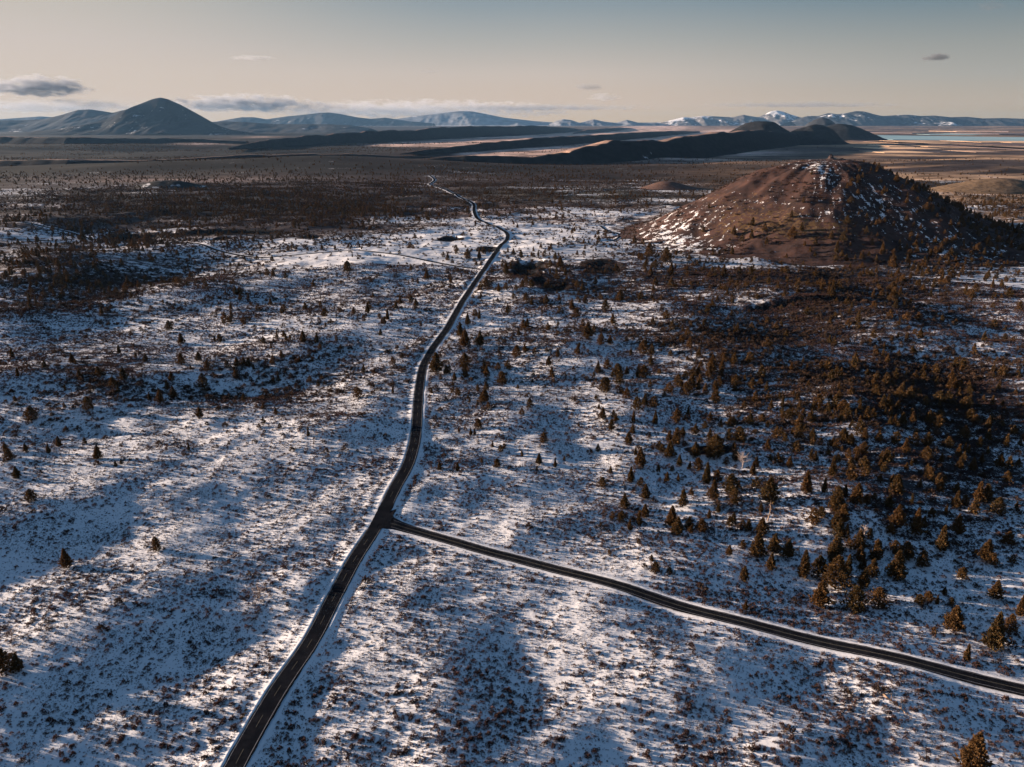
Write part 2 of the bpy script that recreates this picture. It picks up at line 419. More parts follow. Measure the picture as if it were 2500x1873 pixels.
# ------------------------------------------------------------------ objects
def tag(o, label=None, cat=None, group=None, kind=None):
    for k, v in (('label', label), ('category', cat), ('group', group), ('kind', kind)):
        if v: o[k] = v
    return o
def link(o, parent=None):
    COL.objects.link(o)
    if parent is not None: o.parent = parent
    return o
def empty(name, loc, rz=0.0, s=1.0):
    o = bpy.data.objects.new(name, None); o.empty_display_size = .5
    o.location = loc; o.rotation_euler = (0, 0, rz); o.scale = (s, s, s)
    return link(o)
def mesh_np(name, V, Fq, mat=None, smooth=True, mat_idx=None, mats=None):
    V = np.asarray(V, np.float32); Fq = np.asarray(Fq, np.int32)
    me = bpy.data.meshes.new(name)
    n, k = Fq.shape
    me.vertices.add(len(V)); me.vertices.foreach_set('co', V.ravel())
    me.loops.add(n*k); me.loops.foreach_set('vertex_index', Fq.ravel())
    me.polygons.add(n); me.polygons.foreach_set('loop_start', np.arange(0, n*k, k, dtype=np.int32))
    for mm in (mats or ([mat] if mat else [])): me.materials.append(mm)
    if mat_idx is not None: me.polygons.foreach_set('material_index', np.asarray(mat_idx, np.int32))
    me.polygons.foreach_set('use_smooth', np.full(n, smooth))
    me.update(calc_edges=True); me.validate()
    return me
def grid_faces(nr, nc):
    i = np.arange(nr-1)[:, None]; j = np.arange(nc-1)[None]
    a = i*nc+j
    return np.stack([a, a+1, a+nc+1, a+nc], -1).reshape(-1, 4)
def obj(name, me, parent=None):
    return link(bpy.data.objects.new(name, me), parent)
def attr(me, name, data, kind):
    a = me.attributes.new(name, kind, 'POINT')
    data = np.asarray(data, np.float32)
    if kind == 'FLOAT': a.data.foreach_set('value', data.ravel())
    elif kind == 'FLOAT_VECTOR': a.data.foreach_set('vector', data.ravel())
    else: a.data.foreach_set('color', np.concatenate([data, np.ones((len(data), 1), np.float32)], 1).ravel())

# ------------------------------------------------------------------ ground sheet
rs = [55.0]
while rs[-1] < 46000:
    r = rs[-1]
    rs.append(r+max(.30, min(r*r/120000., .2+r*.0052)) if r > 135 else r+3)
rs = np.array(rs)
azs = np.concatenate([np.arange(-82, -36, .28), np.arange(-36, 36, .088), np.arange(36, 82.1, .28)])
A = np.radians(azs)
X = (rs[:, None]*np.sin(A)[None]).ravel(); Y = (rs[:, None]*np.cos(A)[None]).ravel()
GAP = np.full(X.shape, 500.); near = np.hypot(X, Y) < 3500
GAP[near] = road_gap(X[near], Y[near])
Z = ground_h(X, Y, GAP)
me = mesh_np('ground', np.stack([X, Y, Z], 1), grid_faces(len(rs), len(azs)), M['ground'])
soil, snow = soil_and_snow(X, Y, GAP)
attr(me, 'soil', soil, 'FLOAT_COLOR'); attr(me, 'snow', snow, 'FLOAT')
ground = tag(obj('ground', me), 'snow dusted lava plain of sagebrush reaching to the far mountains', None, None, 'structure')
print('ground', len(X), len(rs), len(azs))

# the mesh's own height, for laying the roads on it
ZG = Z.reshape(len(rs), len(azs))
def sheet_h(x, y):
    r = np.hypot(x, y); a = np.degrees(np.arctan2(x, y))
    i = np.clip(np.searchsorted(rs, r)-1, 0, len(rs)-2); j = np.clip(np.searchsorted(azs, a)-1, 0, len(azs)-2)
    u = (r-rs[i])/(rs[i+1]-rs[i]); v = (a-azs[j])/(azs[j+1]-azs[j])
    return (ZG[i, j]*(1-v)+ZG[i, j+1]*v)*(1-u)+(ZG[i+1, j]*(1-v)+ZG[i+1, j+1]*v)*u

# ------------------------------------------------------------------ roads
def ribbon(L, offs, lift, ragged=0.0, seed=0, flare=None):
    """a strip along line L whose cross-section points lie at offsets offs"""
    T = np.gradient(L, axis=0); T /= np.linalg.norm(T, axis=1)[:, None]
    N = np.stack([T[:, 1], -T[:, 0]], 1)
    V = []
    for k, o in enumerate(offs):
        oo = np.full(len(L), float(o))
        if flare is not None: oo = oo*flare
        if ragged and k in (0, len(offs)-1):
            s = np.arange(len(L))*.9
            oo = oo+np.sign(o)*ragged*(vnoise(s, s*0+seed+k*3.3)-.4)
        P = L+N*oo[:, None]
        r = np.hypot(P[:, 0], P[:, 1])
        z = sheet_h(P[:, 0], P[:, 1])
        V.append(np.stack([P[:, 0], P[:, 1], z+lift+r*.00025], 1))
    return np.stack(V, 1)                      # [n, k, 3]
def ribbon_mesh(name, V, mat, skirt=.5):
    n, k, _ = V.shape
    lo = V[:, :1].copy(); lo[..., 2] -= skirt; hi = V[:, -1:].copy(); hi[..., 2] -= skirt
    V = np.concatenate([lo, V, hi], 1); k += 2
    return mesh_np(name, V.reshape(-1, 3), grid_faces(n, k), mat, False)
def level(V, w=9):
    """even out the bumps along the road and across it"""
    z = V[..., 2]; m = z.max(1)
    pad = np.pad(m, w, mode='edge'); ker = np.hanning(2*w+1)[1:-1]; ker /= ker.sum()
    sm = np.convolve(np.pad(m, len(ker)//2, mode='edge'), ker, 'valid')
    V[..., 2] = np.maximum(sm, m-.10)[:, None]+.03+0*z
    return V
def line_at(key, step):
    x, y = flat([p[0] for p in key], [p[1] for p in key]); return resample(np.stack([x, y], 1), step)
ROADS = {}
fine = {'main': line_at(MAIN, 1.5), 'side': line_at(SIDE, 1.5), 'track': line_at(TRACK, 3), 'spur': line_at(SPUR, 2)}
for key, name, label in (('main', 'road', 'long narrow two lane asphalt road winding away across the snowy plain'),
                         ('side', 'side_road', 'asphalt side road branching right from the junction in the foreground'),
                         ('track', 'track', 'thin snow lined track crossing the plain left of the road bend'),
                         ('spur', 'spur_road', 'short curved lane at the left foot of the cinder cone')):
    h = HALF[key]
    L = fine[key]
    if key == 'side': L = L[int(np.argmax(dist_line(L[:, 0], L[:, 1], LINES['main']) > 1.2)):]
    fl = None
    if key == 'side': fl = 1+2.6*np.exp(-np.maximum(np.hypot(L[:, 0]-L[0, 0], L[:, 1]-L[0, 1])-1.5, 0)/4.2)*sstep(-.5, 1.6, np.hypot(L[:, 0]-L[0, 0], L[:, 1]-L[0, 1]))
    V = ribbon(L, [-h, -h*.5, 0, h*.5, h], .06 if key != 'side' else .045, ragged=.30, seed=len(key), flare=fl)
    V = level(V)
    if key == 'main': VMAIN = V[np.hypot(V[:, 2, 0], V[:, 2, 1]) < 420]
    if key == 'side':                                     # the flare ends at the main road's middle
        ML = LINES['main']; i0 = int(np.argmin(np.hypot(ML[:, 0]-JX, ML[:, 1]-JY))); dm = ML[i0+1]-ML[i0-1]; dm = dm/np.linalg.norm(dm)
        lat = (V[..., 0]-ML[i0, 0])*dm[1]-(V[..., 1]-ML[i0, 1])*dm[0]
        push = np.where(np.hypot(V[..., 0]-JX, V[..., 1]-JY) < 25, np.maximum(.6-lat, 0), 0)
        V[..., 0] += push*dm[1]; V[..., 1] -= push*dm[0]
        dj = np.hypot(V[..., 0]-JX, V[..., 1]-JY); kj = 1-sstep(7, 16, dj)
        near_i = np.argmin((VMAIN[:, 2, 0][None, None]-V[..., 0, None])**2+(VMAIN[:, 2, 1][None, None]-V[..., 1, None])**2, -1)
        V[..., 2] = V[..., 2]*(1-kj)+(VMAIN[:, 2, 2][near_i]-.012)*kj
    ro = tag(obj(name, ribbon_mesh(name, V, M['asphalt'])), label, None, None, 'structure')
    ROADS[key] = ro
    if key in ('main', 'side'):
        for nm, offs, mat, dash, lift in (('centre_line', [[-.06, .06]] if key == 'main' else [[-.17, -.06], [.06, .17]], 'yellow', key == 'main', .02),
                                          ('edge_line', [[-h+.30, -h+.42], [h-.42, h-.30]], 'white', False, .02)):
            Vs, Fs = [], []; base = 0
            for of in offs:
                R = ribbon(L, of, 0)
                # sit on the road surface
                for q in range(2):
                    t = (of[q]+h)/(2*h)*4; i0 = min(int(t), 3); f = t-i0
                    R[:, q, 2] = V[:, i0, 2]*(1-f)+V[:, i0+1, 2]*f+lift
                n = len(R)
                if key == 'main':
                    jx, jy = LINES['side'][0]
                    keep = np.hypot(L[:, 0]-jx, L[:, 1]-jy) > 9
                else:
                    keep = np.arange(n) > 5
                r = np.hypot(L[:, 0], L[:, 1]); keep &= r < 1300
                idx = np.arange(n-1)
                ok = keep[:-1] & keep[1:]
                if dash: ok &= (idx % 8) < 3
                f = np.stack([idx*2, idx*2+1, idx*2+3, idx*2+2], 1)[ok]
                Vs.append(R.reshape(-1, 3)); Fs.append(f+base); base += 2*n
            obj(nm, mesh_np(nm, np.concatenate(Vs), np.concatenate(Fs), M[mat]), ro)

# ------------------------------------------------------------------ cinder cone
g = np.arange(-345, 420, 1.8); gy = np.arange(-345, 330, 1.8)
GX, GY = np.meshgrid(g+CX, gy+CY)
hz = cone_h(GX, GY).ravel()
x, y = GX.ravel(), GY.ravel()
d = np.hypot(x-CX, y-CY); th = np.arctan2(y-CY, x-CX)
me = mesh_np('cinder_hill', np.stack([x, y, hz], 1), grid_faces(len(gy), len(g)), M['cone'])
px, py = proj(x, y, hz)
sn = .12+ellip(px, py, [(1620,580,90,45,.30),(1700,530,120,60,.20),(1680,610,130,22,.22),(1850,610,150,40,.08),(1830,490,70,40,.12),(1905,470,60,60,.10),(2010,425,40,55,.26),(2120,480,110,90,.24),
  (2240,560,160,70,.20),(2380,630,140,50,.26),(1985,530,60,25,.16),(1950,405,50,10,.25),(1800,420,60,20,.20)])
sn = sn-ellip(px, py, [(1880,440,70,30,.2),(1950,600,150,50,.12),(2120,600,60,50,.15)])
gra = .06+ellip(px, py, [(1850,520,120,60,.30),(1960,555,120,40,.33),(1780,560,60,40,.25),(2050,560,120,40,.2),(1720,470,60,40,.2)])
attr(me, 'snow', sn, 'FLOAT'); attr(me, 'grass', gra, 'FLOAT')
attr(me, 'flow', np.stack([np.mod(th+math.pi*1.5, 2*math.pi)*27.0, d*.075, d*0], 1), 'FLOAT_VECTOR'); attr(me, 'top', 1-sstep(70, 120, d), 'FLOAT')
tag(obj('cinder_hill', me), 'dark reddish cinder cone with snow patches right of the road', None, None, 'structure')
print('cone done')

# ------------------------------------------------------------------ hills, scarps and mountains
M['forest_hill'] = mat_far('timbered_slope', (.020, .020, .020), .36, .006)
M['pale_mtn'] = mat_far('haze_tinted_mountain', (.135, .14, .155), .36, .0005)  # pale base stands in for the haze that fades these hills
M['left_mtn'] = mat_far('dark_mountain', (.007, .008, .010), .37, .0024)
M['far_mtn'] = mat_far('far_mountain', (.030, .032, .036), .37, .0007)
M['snow_mtn'] = mat_far('snowy_mountain', (.085, .080, .080), .46, .0007)
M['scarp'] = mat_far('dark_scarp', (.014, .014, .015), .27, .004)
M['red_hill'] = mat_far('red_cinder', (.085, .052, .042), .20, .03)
M['scarp_back'] = mat_far('sunlit_scarp_back', (.16, .11, .09), .30, .006, (.34, .22, .17))  # pale tan: sunlight on the scarp backs put into the colour
M['tan_hill'] = mat_far('tan_grass_hill', (.10, .068, .045), .22, .02, (.20, .135, .085))
def px2m(px, D): return px*D/F

def hill(name, label, cx, basey, wl, wr, hpx, mat, shape=1.6, depth=.8, seed=1, snow=0.0, n=90, rag=.10):
    """a free-standing hill whose front foot stands at photo height basey"""
    D0 = float(flat(cx, basey)[1]); rl, rr_ = px2m(wl, D0), px2m(wr, D0)
    dep = depth*(rl+rr_)/2
    yc = D0+dep; k = yc/D0
    xc = float(flat(cx, basey)[0])*k
    top = CH-(CH/D0)*yc*0  # placeholder for clarity; real height below
    pt = basey-hpx
    dx, dy, dz = ray(cx, pt); t = yc/float(dy); zt = CH+float(dz)*t
    rl, rr_ = rl*k, rr_*k
    u = np.linspace(-1.15, 1.15, n); v = np.linspace(-1.15, 1.15, int(n*.8))
    U, V = np.meshgrid(u, v)
    Xh = xc+np.where(U < 0, U*rl, U*rr_); Yh = yc+V*dep
    R = np.sqrt(U**2+V**2)
    sz = (rl+rr_)/2
    R = R*(1+.10*fbm(Xh, Yh, sz*.8, 2, .5, seed))
    z0 = float(sheet_h(np.array([xc]), np.array([yc]))[0])
    prof = np.where(R < 1, (.5+.5*np.cos(np.pi*np.clip(R, 0, 1)))**(1/shape), 0)
    nz = fbm(Xh, Yh, sz*.4, 4, .55, seed+3)
    Zh = z0+(zt-z0)*prof*(1+rag*nz*np.clip(R*2, 0, 1))-np.clip(R-.85, 0, 1)*sz*.12
    me = mesh_np(name, np.stack([Xh, Yh, Zh], -1).reshape(-1, 3), grid_faces(len(v), len(u)), mat)
    attr(me, 'snow', np.full(Xh.size, snow), 'FLOAT')
    return tag(obj(name, me), label, None, None, 'structure')

def mountain(name, label, prof, D, half, mat, seed=1, snow_top=0.0, rag=.22, n=None, power=1.25, crest=.02):
    """a range seen from its side: crest line given in the photograph, standing at distance D, half metres deep each way"""
    P = np.array(prof, float)
    px = np.linspace(P[0, 0], P[-1, 0], n or int(min(420, max(90, (P[-1, 0]-P[0, 0])/3))))
    # round the crest line a little
    cy = np.interp(px, P[:, 0], P[:, 1])
    w = max(1, int(len(px)*.007)); ker = np.hanning(2*w+3)[1:-1]; ker /= ker.sum()
    cy = np.convolve(np.pad(cy, len(ker)//2, mode='edge'), ker, 'valid')[:len(px)]
    dx, dy, dz = ray(px, cy); t = D/dy
    Xc, Zc = dx*t, CH+dz*t
    v = np.concatenate([np.linspace(-1, -.02, 34), [0], np.linspace(.05, 1, 14)])
    XX = np.repeat(Xc[None], len(v), 0); VV = np.repeat(v[:, None], len(px), 1)
    H = np.repeat(np.maximum(Zc, 1.0)[None], len(v), 0)
    wl = half*.55
    warp = fbm(XX, VV*half*.35, wl, 4, .5, seed)
    a = np.clip(np.abs(VV)*(1+.35*warp*(np.abs(VV) > .01)), 0, 1)
    body = (1-a)**power
    gul = fbm(XX, VV*half*.5, wl*.45, 4, .55, seed+2)
    Zm = H*body*(1+rag*gul*np.clip(a*3, crest, 1))-6*(np.abs(VV) > .97)-4
    Yy = D+VV*half
    me = mesh_np(name, np.stack([XX, Yy, Zm], -1).reshape(-1, 3), grid_faces(len(v), len(px)), mat)
    attr(me, 'snow', (np.clip((Zm-60)/max(float(Zc.max()), 1), 0, 1)*snow_top).ravel(), 'FLOAT')
    return tag(obj(name, me), label, None, None, 'structure')

def scarp(name, label, base, hts, seed=1, wide=1.7, back=9.0, mat=None):
    """a tilted fault block: steep dark face towards us, long gentle back"""
    b = np.array(base, float); px = np.linspace(b[0, 0], b[-1, 0], 150)
    by = np.interp(px, b[:, 0], b[:, 1]); hp = np.interp(px, [h[0] for h in hts], [h[1] for h in hts])
    x, y = flat(px, by); hm = hp*np.hypot(y, CH)/F
    hm = hm*(1+.10*fbm(px, px*0, 60, 3, .5, seed))
    tx, ty = np.gradient(x), np.gradient(y); L = np.hypot(tx, ty)
    nx, ny = -ty/L, tx/L                                 # away from us
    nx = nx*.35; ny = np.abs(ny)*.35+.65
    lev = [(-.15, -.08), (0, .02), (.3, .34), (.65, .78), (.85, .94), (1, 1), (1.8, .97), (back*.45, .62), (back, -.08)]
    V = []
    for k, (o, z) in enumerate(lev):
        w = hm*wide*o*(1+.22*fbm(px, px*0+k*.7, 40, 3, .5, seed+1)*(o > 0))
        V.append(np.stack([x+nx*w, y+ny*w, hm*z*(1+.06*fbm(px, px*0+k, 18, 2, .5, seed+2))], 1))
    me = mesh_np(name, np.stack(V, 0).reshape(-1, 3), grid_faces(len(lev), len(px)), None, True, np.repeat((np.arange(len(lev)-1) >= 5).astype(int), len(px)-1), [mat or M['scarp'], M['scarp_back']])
    attr(me, 'snow', np.zeros(len(lev)*len(px)), 'FLOAT')
    return tag(obj(name, me), label, None, None, 'structure')

mountain('mountain', 'dark peaked mountain standing alone on the left horizon',
  [(20,327),(79,321),(158,312),(221,301),(263,289),(285,279),(316,263.5),(348,251),(373,241),(392,237.5),(411,242),(443,256),(475,273.5),(494,284),(513,295),(538,308),(570,318),(601,323.5),(660,329)], 13000, 1300, M['left_mtn'], 4, 0.05, .34)
mountain('hill', 'long blue timbered ridge behind the left mountain', [(-160,296),(0,293.5),(60,293),(110,290),(150,280),(190,268),(220,266.5),(250,271),(275,275),(300,268.5),(340,268),(420,285),(520,312)], 17000, 1500, M['far_mtn'], 7, -.10, .15)
mountain('hill', 'pale low ridge at the far left edge of the horizon', [(-200,290),(0,291),(40,288),(100,284),(130,286),(200,292),(300,300)], 30000, 1500, M['far_mtn'], 8, -.10, .12)
mountain('hill', 'low dark ridge right of the left mountain', [(470,306),(520,297),(560,296),(600,298),(680,303),(800,303),(860,306),(905,313)], 16500, 1200, M['far_mtn'], 9, -.12, .15)
mountain('hill', 'pale blue rounded mountain between left peak and mid horizon', [(510,300),(560,291),(590,286),(620,286),(650,291),(700,284),(740,280),(780,275.5),(805,274.5),(830,278),(870,286),(905,290),(940,287),(1000,296),(1060,301)], 30000, 1500, M['far_mtn'], 10, .0, .2)
mountain('hill', 'faint broad volcano fading into haze at mid horizon', [(880,300),(960,291),(1020,283),(1080,276),(1120,271),(1150,271.5),(1180,277),(1230,287),(1300,295),(1380,301)], 37000, 2000, M['pale_mtn'], 11, .0, .12)
mountain('hill', 'small knobbly far hills at the middle of the horizon', [(1340,304),(1358,295),(1375,291),(1395,293),(1415,300),(1430,296),(1450,291),(1475,297),(1505,300),(1530,292),(1545,296),(1565,301),(1600,300),(1635,305)], 31000, 1100, M['pale_mtn'], 12, .08, .22)
mountain('mountain', 'snowy far range with bright white peak right of centre', [(1600,303),(1640,293),(1668,286),(1685,287),(1720,283),(1745,284),(1790,286),(1815,280),(1830,283),(1850,286),(1868,279),(1880,272),(1895,269.5),(1910,272),(1935,281),(1960,288),(2010,292),(2100,303)], 33500, 1800, M['snow_mtn'], 13, .14, .30)
mountain('mountain', 'blue grey far range with round top on the right horizon', [(1930,296),(1970,283),(2000,283),(2022,276),(2045,279),(2070,275),(2090,271),(2112,272.5),(2135,279),(2155,283),(2190,281),(2220,280),(2245,283),(2280,282),(2320,286),(2360,285),(2400,289),(2450,288),(2500,290),(2560,289),(2700,293)], 29000, 1800, M['far_mtn'], 14, .13, .28)
mountain('hill', 'low hazy hills along the whole far horizon', [(-700,300),(-300,298),(200,301),(700,300),(1000,301),(1300,300),(1700,299),(2200,298),(2500,295),(2900,297),(3300,299)], 41000, 1500, M['far_mtn'], 15, .1, .15, n=400)

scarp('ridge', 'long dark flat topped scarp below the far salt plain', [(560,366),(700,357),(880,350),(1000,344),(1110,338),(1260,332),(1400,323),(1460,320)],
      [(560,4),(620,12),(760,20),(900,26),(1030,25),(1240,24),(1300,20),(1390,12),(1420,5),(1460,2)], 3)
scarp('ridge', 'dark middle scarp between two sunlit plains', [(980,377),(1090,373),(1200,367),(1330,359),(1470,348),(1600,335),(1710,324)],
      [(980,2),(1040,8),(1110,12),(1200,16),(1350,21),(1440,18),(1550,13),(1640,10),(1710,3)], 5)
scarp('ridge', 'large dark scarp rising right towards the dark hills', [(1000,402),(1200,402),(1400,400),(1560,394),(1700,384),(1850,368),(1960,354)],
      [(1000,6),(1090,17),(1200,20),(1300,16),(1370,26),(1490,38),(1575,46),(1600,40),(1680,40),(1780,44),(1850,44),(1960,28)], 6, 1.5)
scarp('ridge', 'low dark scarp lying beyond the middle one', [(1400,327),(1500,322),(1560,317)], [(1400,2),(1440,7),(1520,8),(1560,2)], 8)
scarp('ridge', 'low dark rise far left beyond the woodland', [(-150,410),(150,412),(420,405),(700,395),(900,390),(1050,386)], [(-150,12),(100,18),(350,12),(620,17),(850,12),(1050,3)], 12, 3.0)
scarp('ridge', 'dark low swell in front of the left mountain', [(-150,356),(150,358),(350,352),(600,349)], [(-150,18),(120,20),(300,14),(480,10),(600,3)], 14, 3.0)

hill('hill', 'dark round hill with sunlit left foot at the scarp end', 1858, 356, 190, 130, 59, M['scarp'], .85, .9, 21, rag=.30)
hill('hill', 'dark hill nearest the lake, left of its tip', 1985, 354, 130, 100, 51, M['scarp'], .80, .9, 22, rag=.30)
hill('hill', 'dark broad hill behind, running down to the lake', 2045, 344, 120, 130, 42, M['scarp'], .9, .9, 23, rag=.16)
hill('hill', 'small pointed hill behind the dark hills', 2002, 330, 75, 75, 43, M['far_mtn'], .9, .9, 24)
hill('hill', 'small red cinder mound beyond the cone left flank', 1622, 464, 62, 95, 21, M['red_hill'], 1.2, .8, 31, rag=.05)
hill('hill', 'dark low mound on the tan plain at the right', 2440, 474, 190, 170, 38, M['tan_hill'], 1.5, .6, 32, -.1, rag=.16)
hill('hill', 'low snow streaked mound beyond the dark woodland', 420, 461, 105, 90, 21, M['forest_hill'], 1.3, .6, 33, .12, rag=.16)

# ------------------------------------------------------------------ lake, fields
def sheet(name, poly, z, mat, label):
    x, y = flat([p[0] for p in poly], [p[1] for p in poly], z)
    n = len(poly)
    V = [(a, b, z) for a, b in zip(x, y)]+[(a, b, z-4) for a, b in zip(x, y)]
    me = bpy.data.meshes.new(name)
    me.from_pydata(V, [], [tuple(range(n))]+[(i, i+n, (i+1) % n+n, (i+1) % n) for i in range(n)])
    me.materials.append(mat); me.update()
    bm = bmesh.new(); bm.from_mesh(me); bmesh.ops.recalc_face_normals(bm, faces=bm.faces); bm.to_mesh(me); bm.free()
    return tag(obj(name, me), label, None, None, 'structure')
m, nt = new_mat('lake_water'); b = NB(nt)
pos = b.n('ShaderNodeNewGeometry').outputs['Position']
b.out(b.mix(b.ramp(b.noise(b.scale(pos, (.0006, .004, 1)), 1.0, 3), .4, .6), (.26, .42, .45), (.36, .50, .52)), .6, .1); M['lake'] = m
sheet('lake', [(2012,333.5),(2040,330.5),(2100,329.5),(2200,331),(2300,332.5),(2400,334),(2500,335),(2800,336),(2800,344.5),(2500,344),(2350,343.5),(2200,341.5),(2130,339),(2060,337.5)], 1.6, M['lake'], 'pale teal lake stretching to the right edge')
sheet('lake', [(2215,326.5),(2260,323),(2330,322.5),(2420,324),(2440,327),(2380,329.5),(2270,329)], 1.6, M['lake'], 'small far arm of water behind the lake')
FCOL = {'gold': (.86, .56, .34), 'tan': (.50, .33, .23), 'brown': (.13, .09, .085), 'grey': (.20, .15, .145), 'dark': (.07, .058, .062)}
for k, v in FCOL.items(): M['f_'+k] = mat_plain('field_'+k, v, .95, .18, .02)
FIELDS = [('gold', 2165,2283,342.8,345.3,'bright strip field along the lake shore'),('tan',2150,2225,345.8,350,'tan field left of the bright shore fields'),('gold',2225,2273,346,350,'short golden field under the shore strip'),
 ('gold',2132,2182,353,357.5,'small golden field left of the dark gap'),('dark',2186,2222,352.5,357.5,'small dark field between two golden fields'),('gold',2224,2275,354,358.5,'small golden field right of the dark gap'),
 ('gold',2116,2266,359.5,364,'long golden strip field across the middle'),('brown',2090,2290,364.6,367.5,'thin brown field under the long golden strip'),('gold',2128,2246,368.2,373,'lower golden strip field nearest the cone'),
 ('brown',2290,2340,343.5,365,'brown ploughed field right of the golden strips'),('grey',2342,2400,346,366,'grey brown field in the middle right'),('gold',2345,2404,343.6,347.5,'golden strip right of centre by the lake'),('gold',2412,2560,344.3,348.5,'long golden shore strip at the right edge'),
 ('brown',2405,2560,349,356,'brown field below the right shore strip'),('tan',2432,2640,357,366,'wide tan field at the right edge'),('tan',2342,2408,366.6,371.5,'tan field under the grey brown field'),('dark',2250,2338,366.5,372.5,'dark field below the ploughed one'),('grey',2412,2430,356.8,366,'narrow grey field beside the wide tan one'),
 ('grey',2160,2232,322.6,325.6,'small bright field beyond the lake, left'),('tan',2330,2365,319.8,321.8,'small bright field beyond the lake, middle'),('grey',2395,2470,319.5,321.5,'thin tan field beyond the lake, right'),('grey',2470,2600,325,331,'reddish field beyond the lake at the right edge'),]
for kind, x0, x1, y0, y1, lab in FIELDS:
    xa, _ = flat(x0, (y0+y1)/2); xb, _ = flat(x1, (y0+y1)/2)
    _, ya = flat(1250, y1); _, yb = flat(1250, y0)
    pts = [(xa, ya), (xb, ya), (xb, yb), (xa, yb)]
    q = [tuple(float(c) for c in proj(*p, 0)) for p in pts]
    sheet('field', q, .9+95*float(sstep(15000, 30000, np.hypot(xb, yb))), M['f_'+kind], lab)

# ------------------------------------------------------------------ plants: prototypes
def juniper_mesh(seed, shape, n=900):
    """unit-height crown of many small sprays on a hidden frame of limbs; shape: cone / dome / spire / double"""
    r = np.random.default_rng(seed)
    w, taper, low = {'cone': (.30, .95, .05), 'dome': (.40, .55, .06), 'spire': (.19, .9, .04), 'broad': (.46, .75, .04), 'ragged': (.29, .85, .10)}[shape]
    V, Fc = [], []
    lob = r.random((7, 3))
    for i in range(n):
        t = r.random()**.85                               # height in the crown
        z = low+(.97-low)*t
        R = w*((1-t)**taper)*(1 if t > .16 else .55+.45*t/.16)
        a = r.random()*2*math.pi
        R *= 1+.30*math.sin(3*a+lob[0, 0]*6+t*5)*lob[0, 1]+.28*math.sin(5*a+t*11+lob[1, 0]*6)
        if shape in ('dome', 'broad', 'ragged'):
            R *= 1+.35*math.sin(t*17+lob[2, 0]*6+2*math.sin(a))*lob[2, 1]
        q = r.random()**.38
        x, y = R*q*math.cos(a), R*q*math.sin(a)
        s = (.020+.040*r.random())*(.8+.5*(1-t))
        d = np.array([math.cos(a)*.7, math.sin(a)*.7, .75])+r.normal(0, .45, 3); d /= np.linalg.norm(d)
        e = np.cross(d, r.normal(0, 1, 3)); e /= np.linalg.norm(e)+1e-6
        f = np.cross(d, e)
        c = np.array([x, y, z]); b0 = len(V)
        # a spray: a small five-pointed tuft of three blades
        for (u, vv) in ((e, f), (f, -e), ((e+f)*.7, (e-f)*.7)):
            b1 = len(V)
            V += [c-u*s*.55, c+u*s*.55, c+d*s*1.5+vv*s*.35]
            Fc.append((b1, b1+1, b1+2))
    # leader
    return np.array(V), np.array(Fc)
def trunk_mesh(seed, w):
    r = np.random.default_rng(seed); V, Fc = [], []
    def limb(p0, p1, r0, r1, sides=6):
        p0, p1 = np.array(p0), np.array(p1); d = p1-p0; d /= np.linalg.norm(d)
        e = np.cross(d, [.3, .2, .9] if abs(d[2]) < .9 else [1, 0, 0]); e /= np.linalg.norm(e); f = np.cross(d, e)
        b = len(V)
        for p, rr in ((p0, r0), ((p0+p1)/2+r.normal(0, .01, 3), (r0+r1)/2), (p1, r1)):
            for k in range(sides):
                a = 2*math.pi*k/sides
                V.append(p+(e*math.cos(a)+f*math.sin(a))*rr)
        for q in range(2):
            for k in range(sides):
                Fc.append((b+q*sides+k, b+q*sides+(k+1) % sides, b+(q+1)*sides+(k+1) % sides, b+(q+1)*sides+k))
    limb((0, 0, -.06), (.01, 0, .45), .035, .022); limb((.01, 0, .45), (0, .01, .93), .022, .006)
    for k in range(9):
        a = k*2.4+r.random(); z = .14+.07*k
        limb((0, 0, z), (math.cos(a)*w*.7*(1-z), math.sin(a)*w*.7*(1-z), z+.12), .012, .004, 5)
    return np.array(V), np.array(Fc)
KINDS = ['cone', 'dome', 'spire', 'broad', 'ragged', 'cone', 'spire', 'dome', 'ragged', 'ragged', 'broad', 'cone']
KW = {'cone': .30, 'dome': .40, 'spire': .19, 'broad': .46, 'ragged': .29}
CROWN, TRUNK, FARTREE = [], [], []
for k, sh in enumerate(KINDS):
    V, Fc = juniper_mesh(40+k, sh, 1100); CROWN.append(mesh_np('crown', V, Fc, M['juniper'], False))
    Vt, Ft = trunk_mesh(60+k, KW[sh]); TRUNK.append(mesh_np('trunk', Vt, Ft, M['bark']))
    V2, F2 = juniper_mesh(80+k, sh, 260)
    c = V2.reshape(-1, 3, 3); cen = c.mean(1, keepdims=True); V2 = (cen+(c-cen)*1.75).reshape(-1, 3)
    FARTREE.append(bpy.data.objects.new('juniper', mesh_np('juniper', V2, F2, M['juniper'], False)))

def shrub_mesh(seed, n, tall=.75, spread=.5):
    r = np.random.default_rng(seed); V, Fc = [], []
    ph = r.random(4)*6
    for i in range(n):
        a = r.random()*2*math.pi; el = math.asin(r.random()**.8)
        R = spread*(1+.25*math.sin(2*a+ph[0])+.18*math.sin(5*a+ph[1]))
        q = .55+.45*r.random()
        c = np.array([R*q*math.cos(a)*math.cos(el), R*q*math.sin(a)*math.cos(el), tall*q*math.sin(el)*(1+.2*math.sin(3*a+ph[2]))])
        d = np.array([c[0], c[1], c[2]+.25])+r.normal(0, .18, 3); d /= np.linalg.norm(d)
        e = np.cross(d, r.normal(0, 1, 3)); e /= np.linalg.norm(e)
        s = .07+.09*r.random(); b = len(V)
        V += [c-e*s*.6-d*s*.6, c+e*s*.6-d*s*.6, c+d*s*1.5]
        Fc.append((b, b+1, b+2))
    return np.array(V), np.array(Fc)
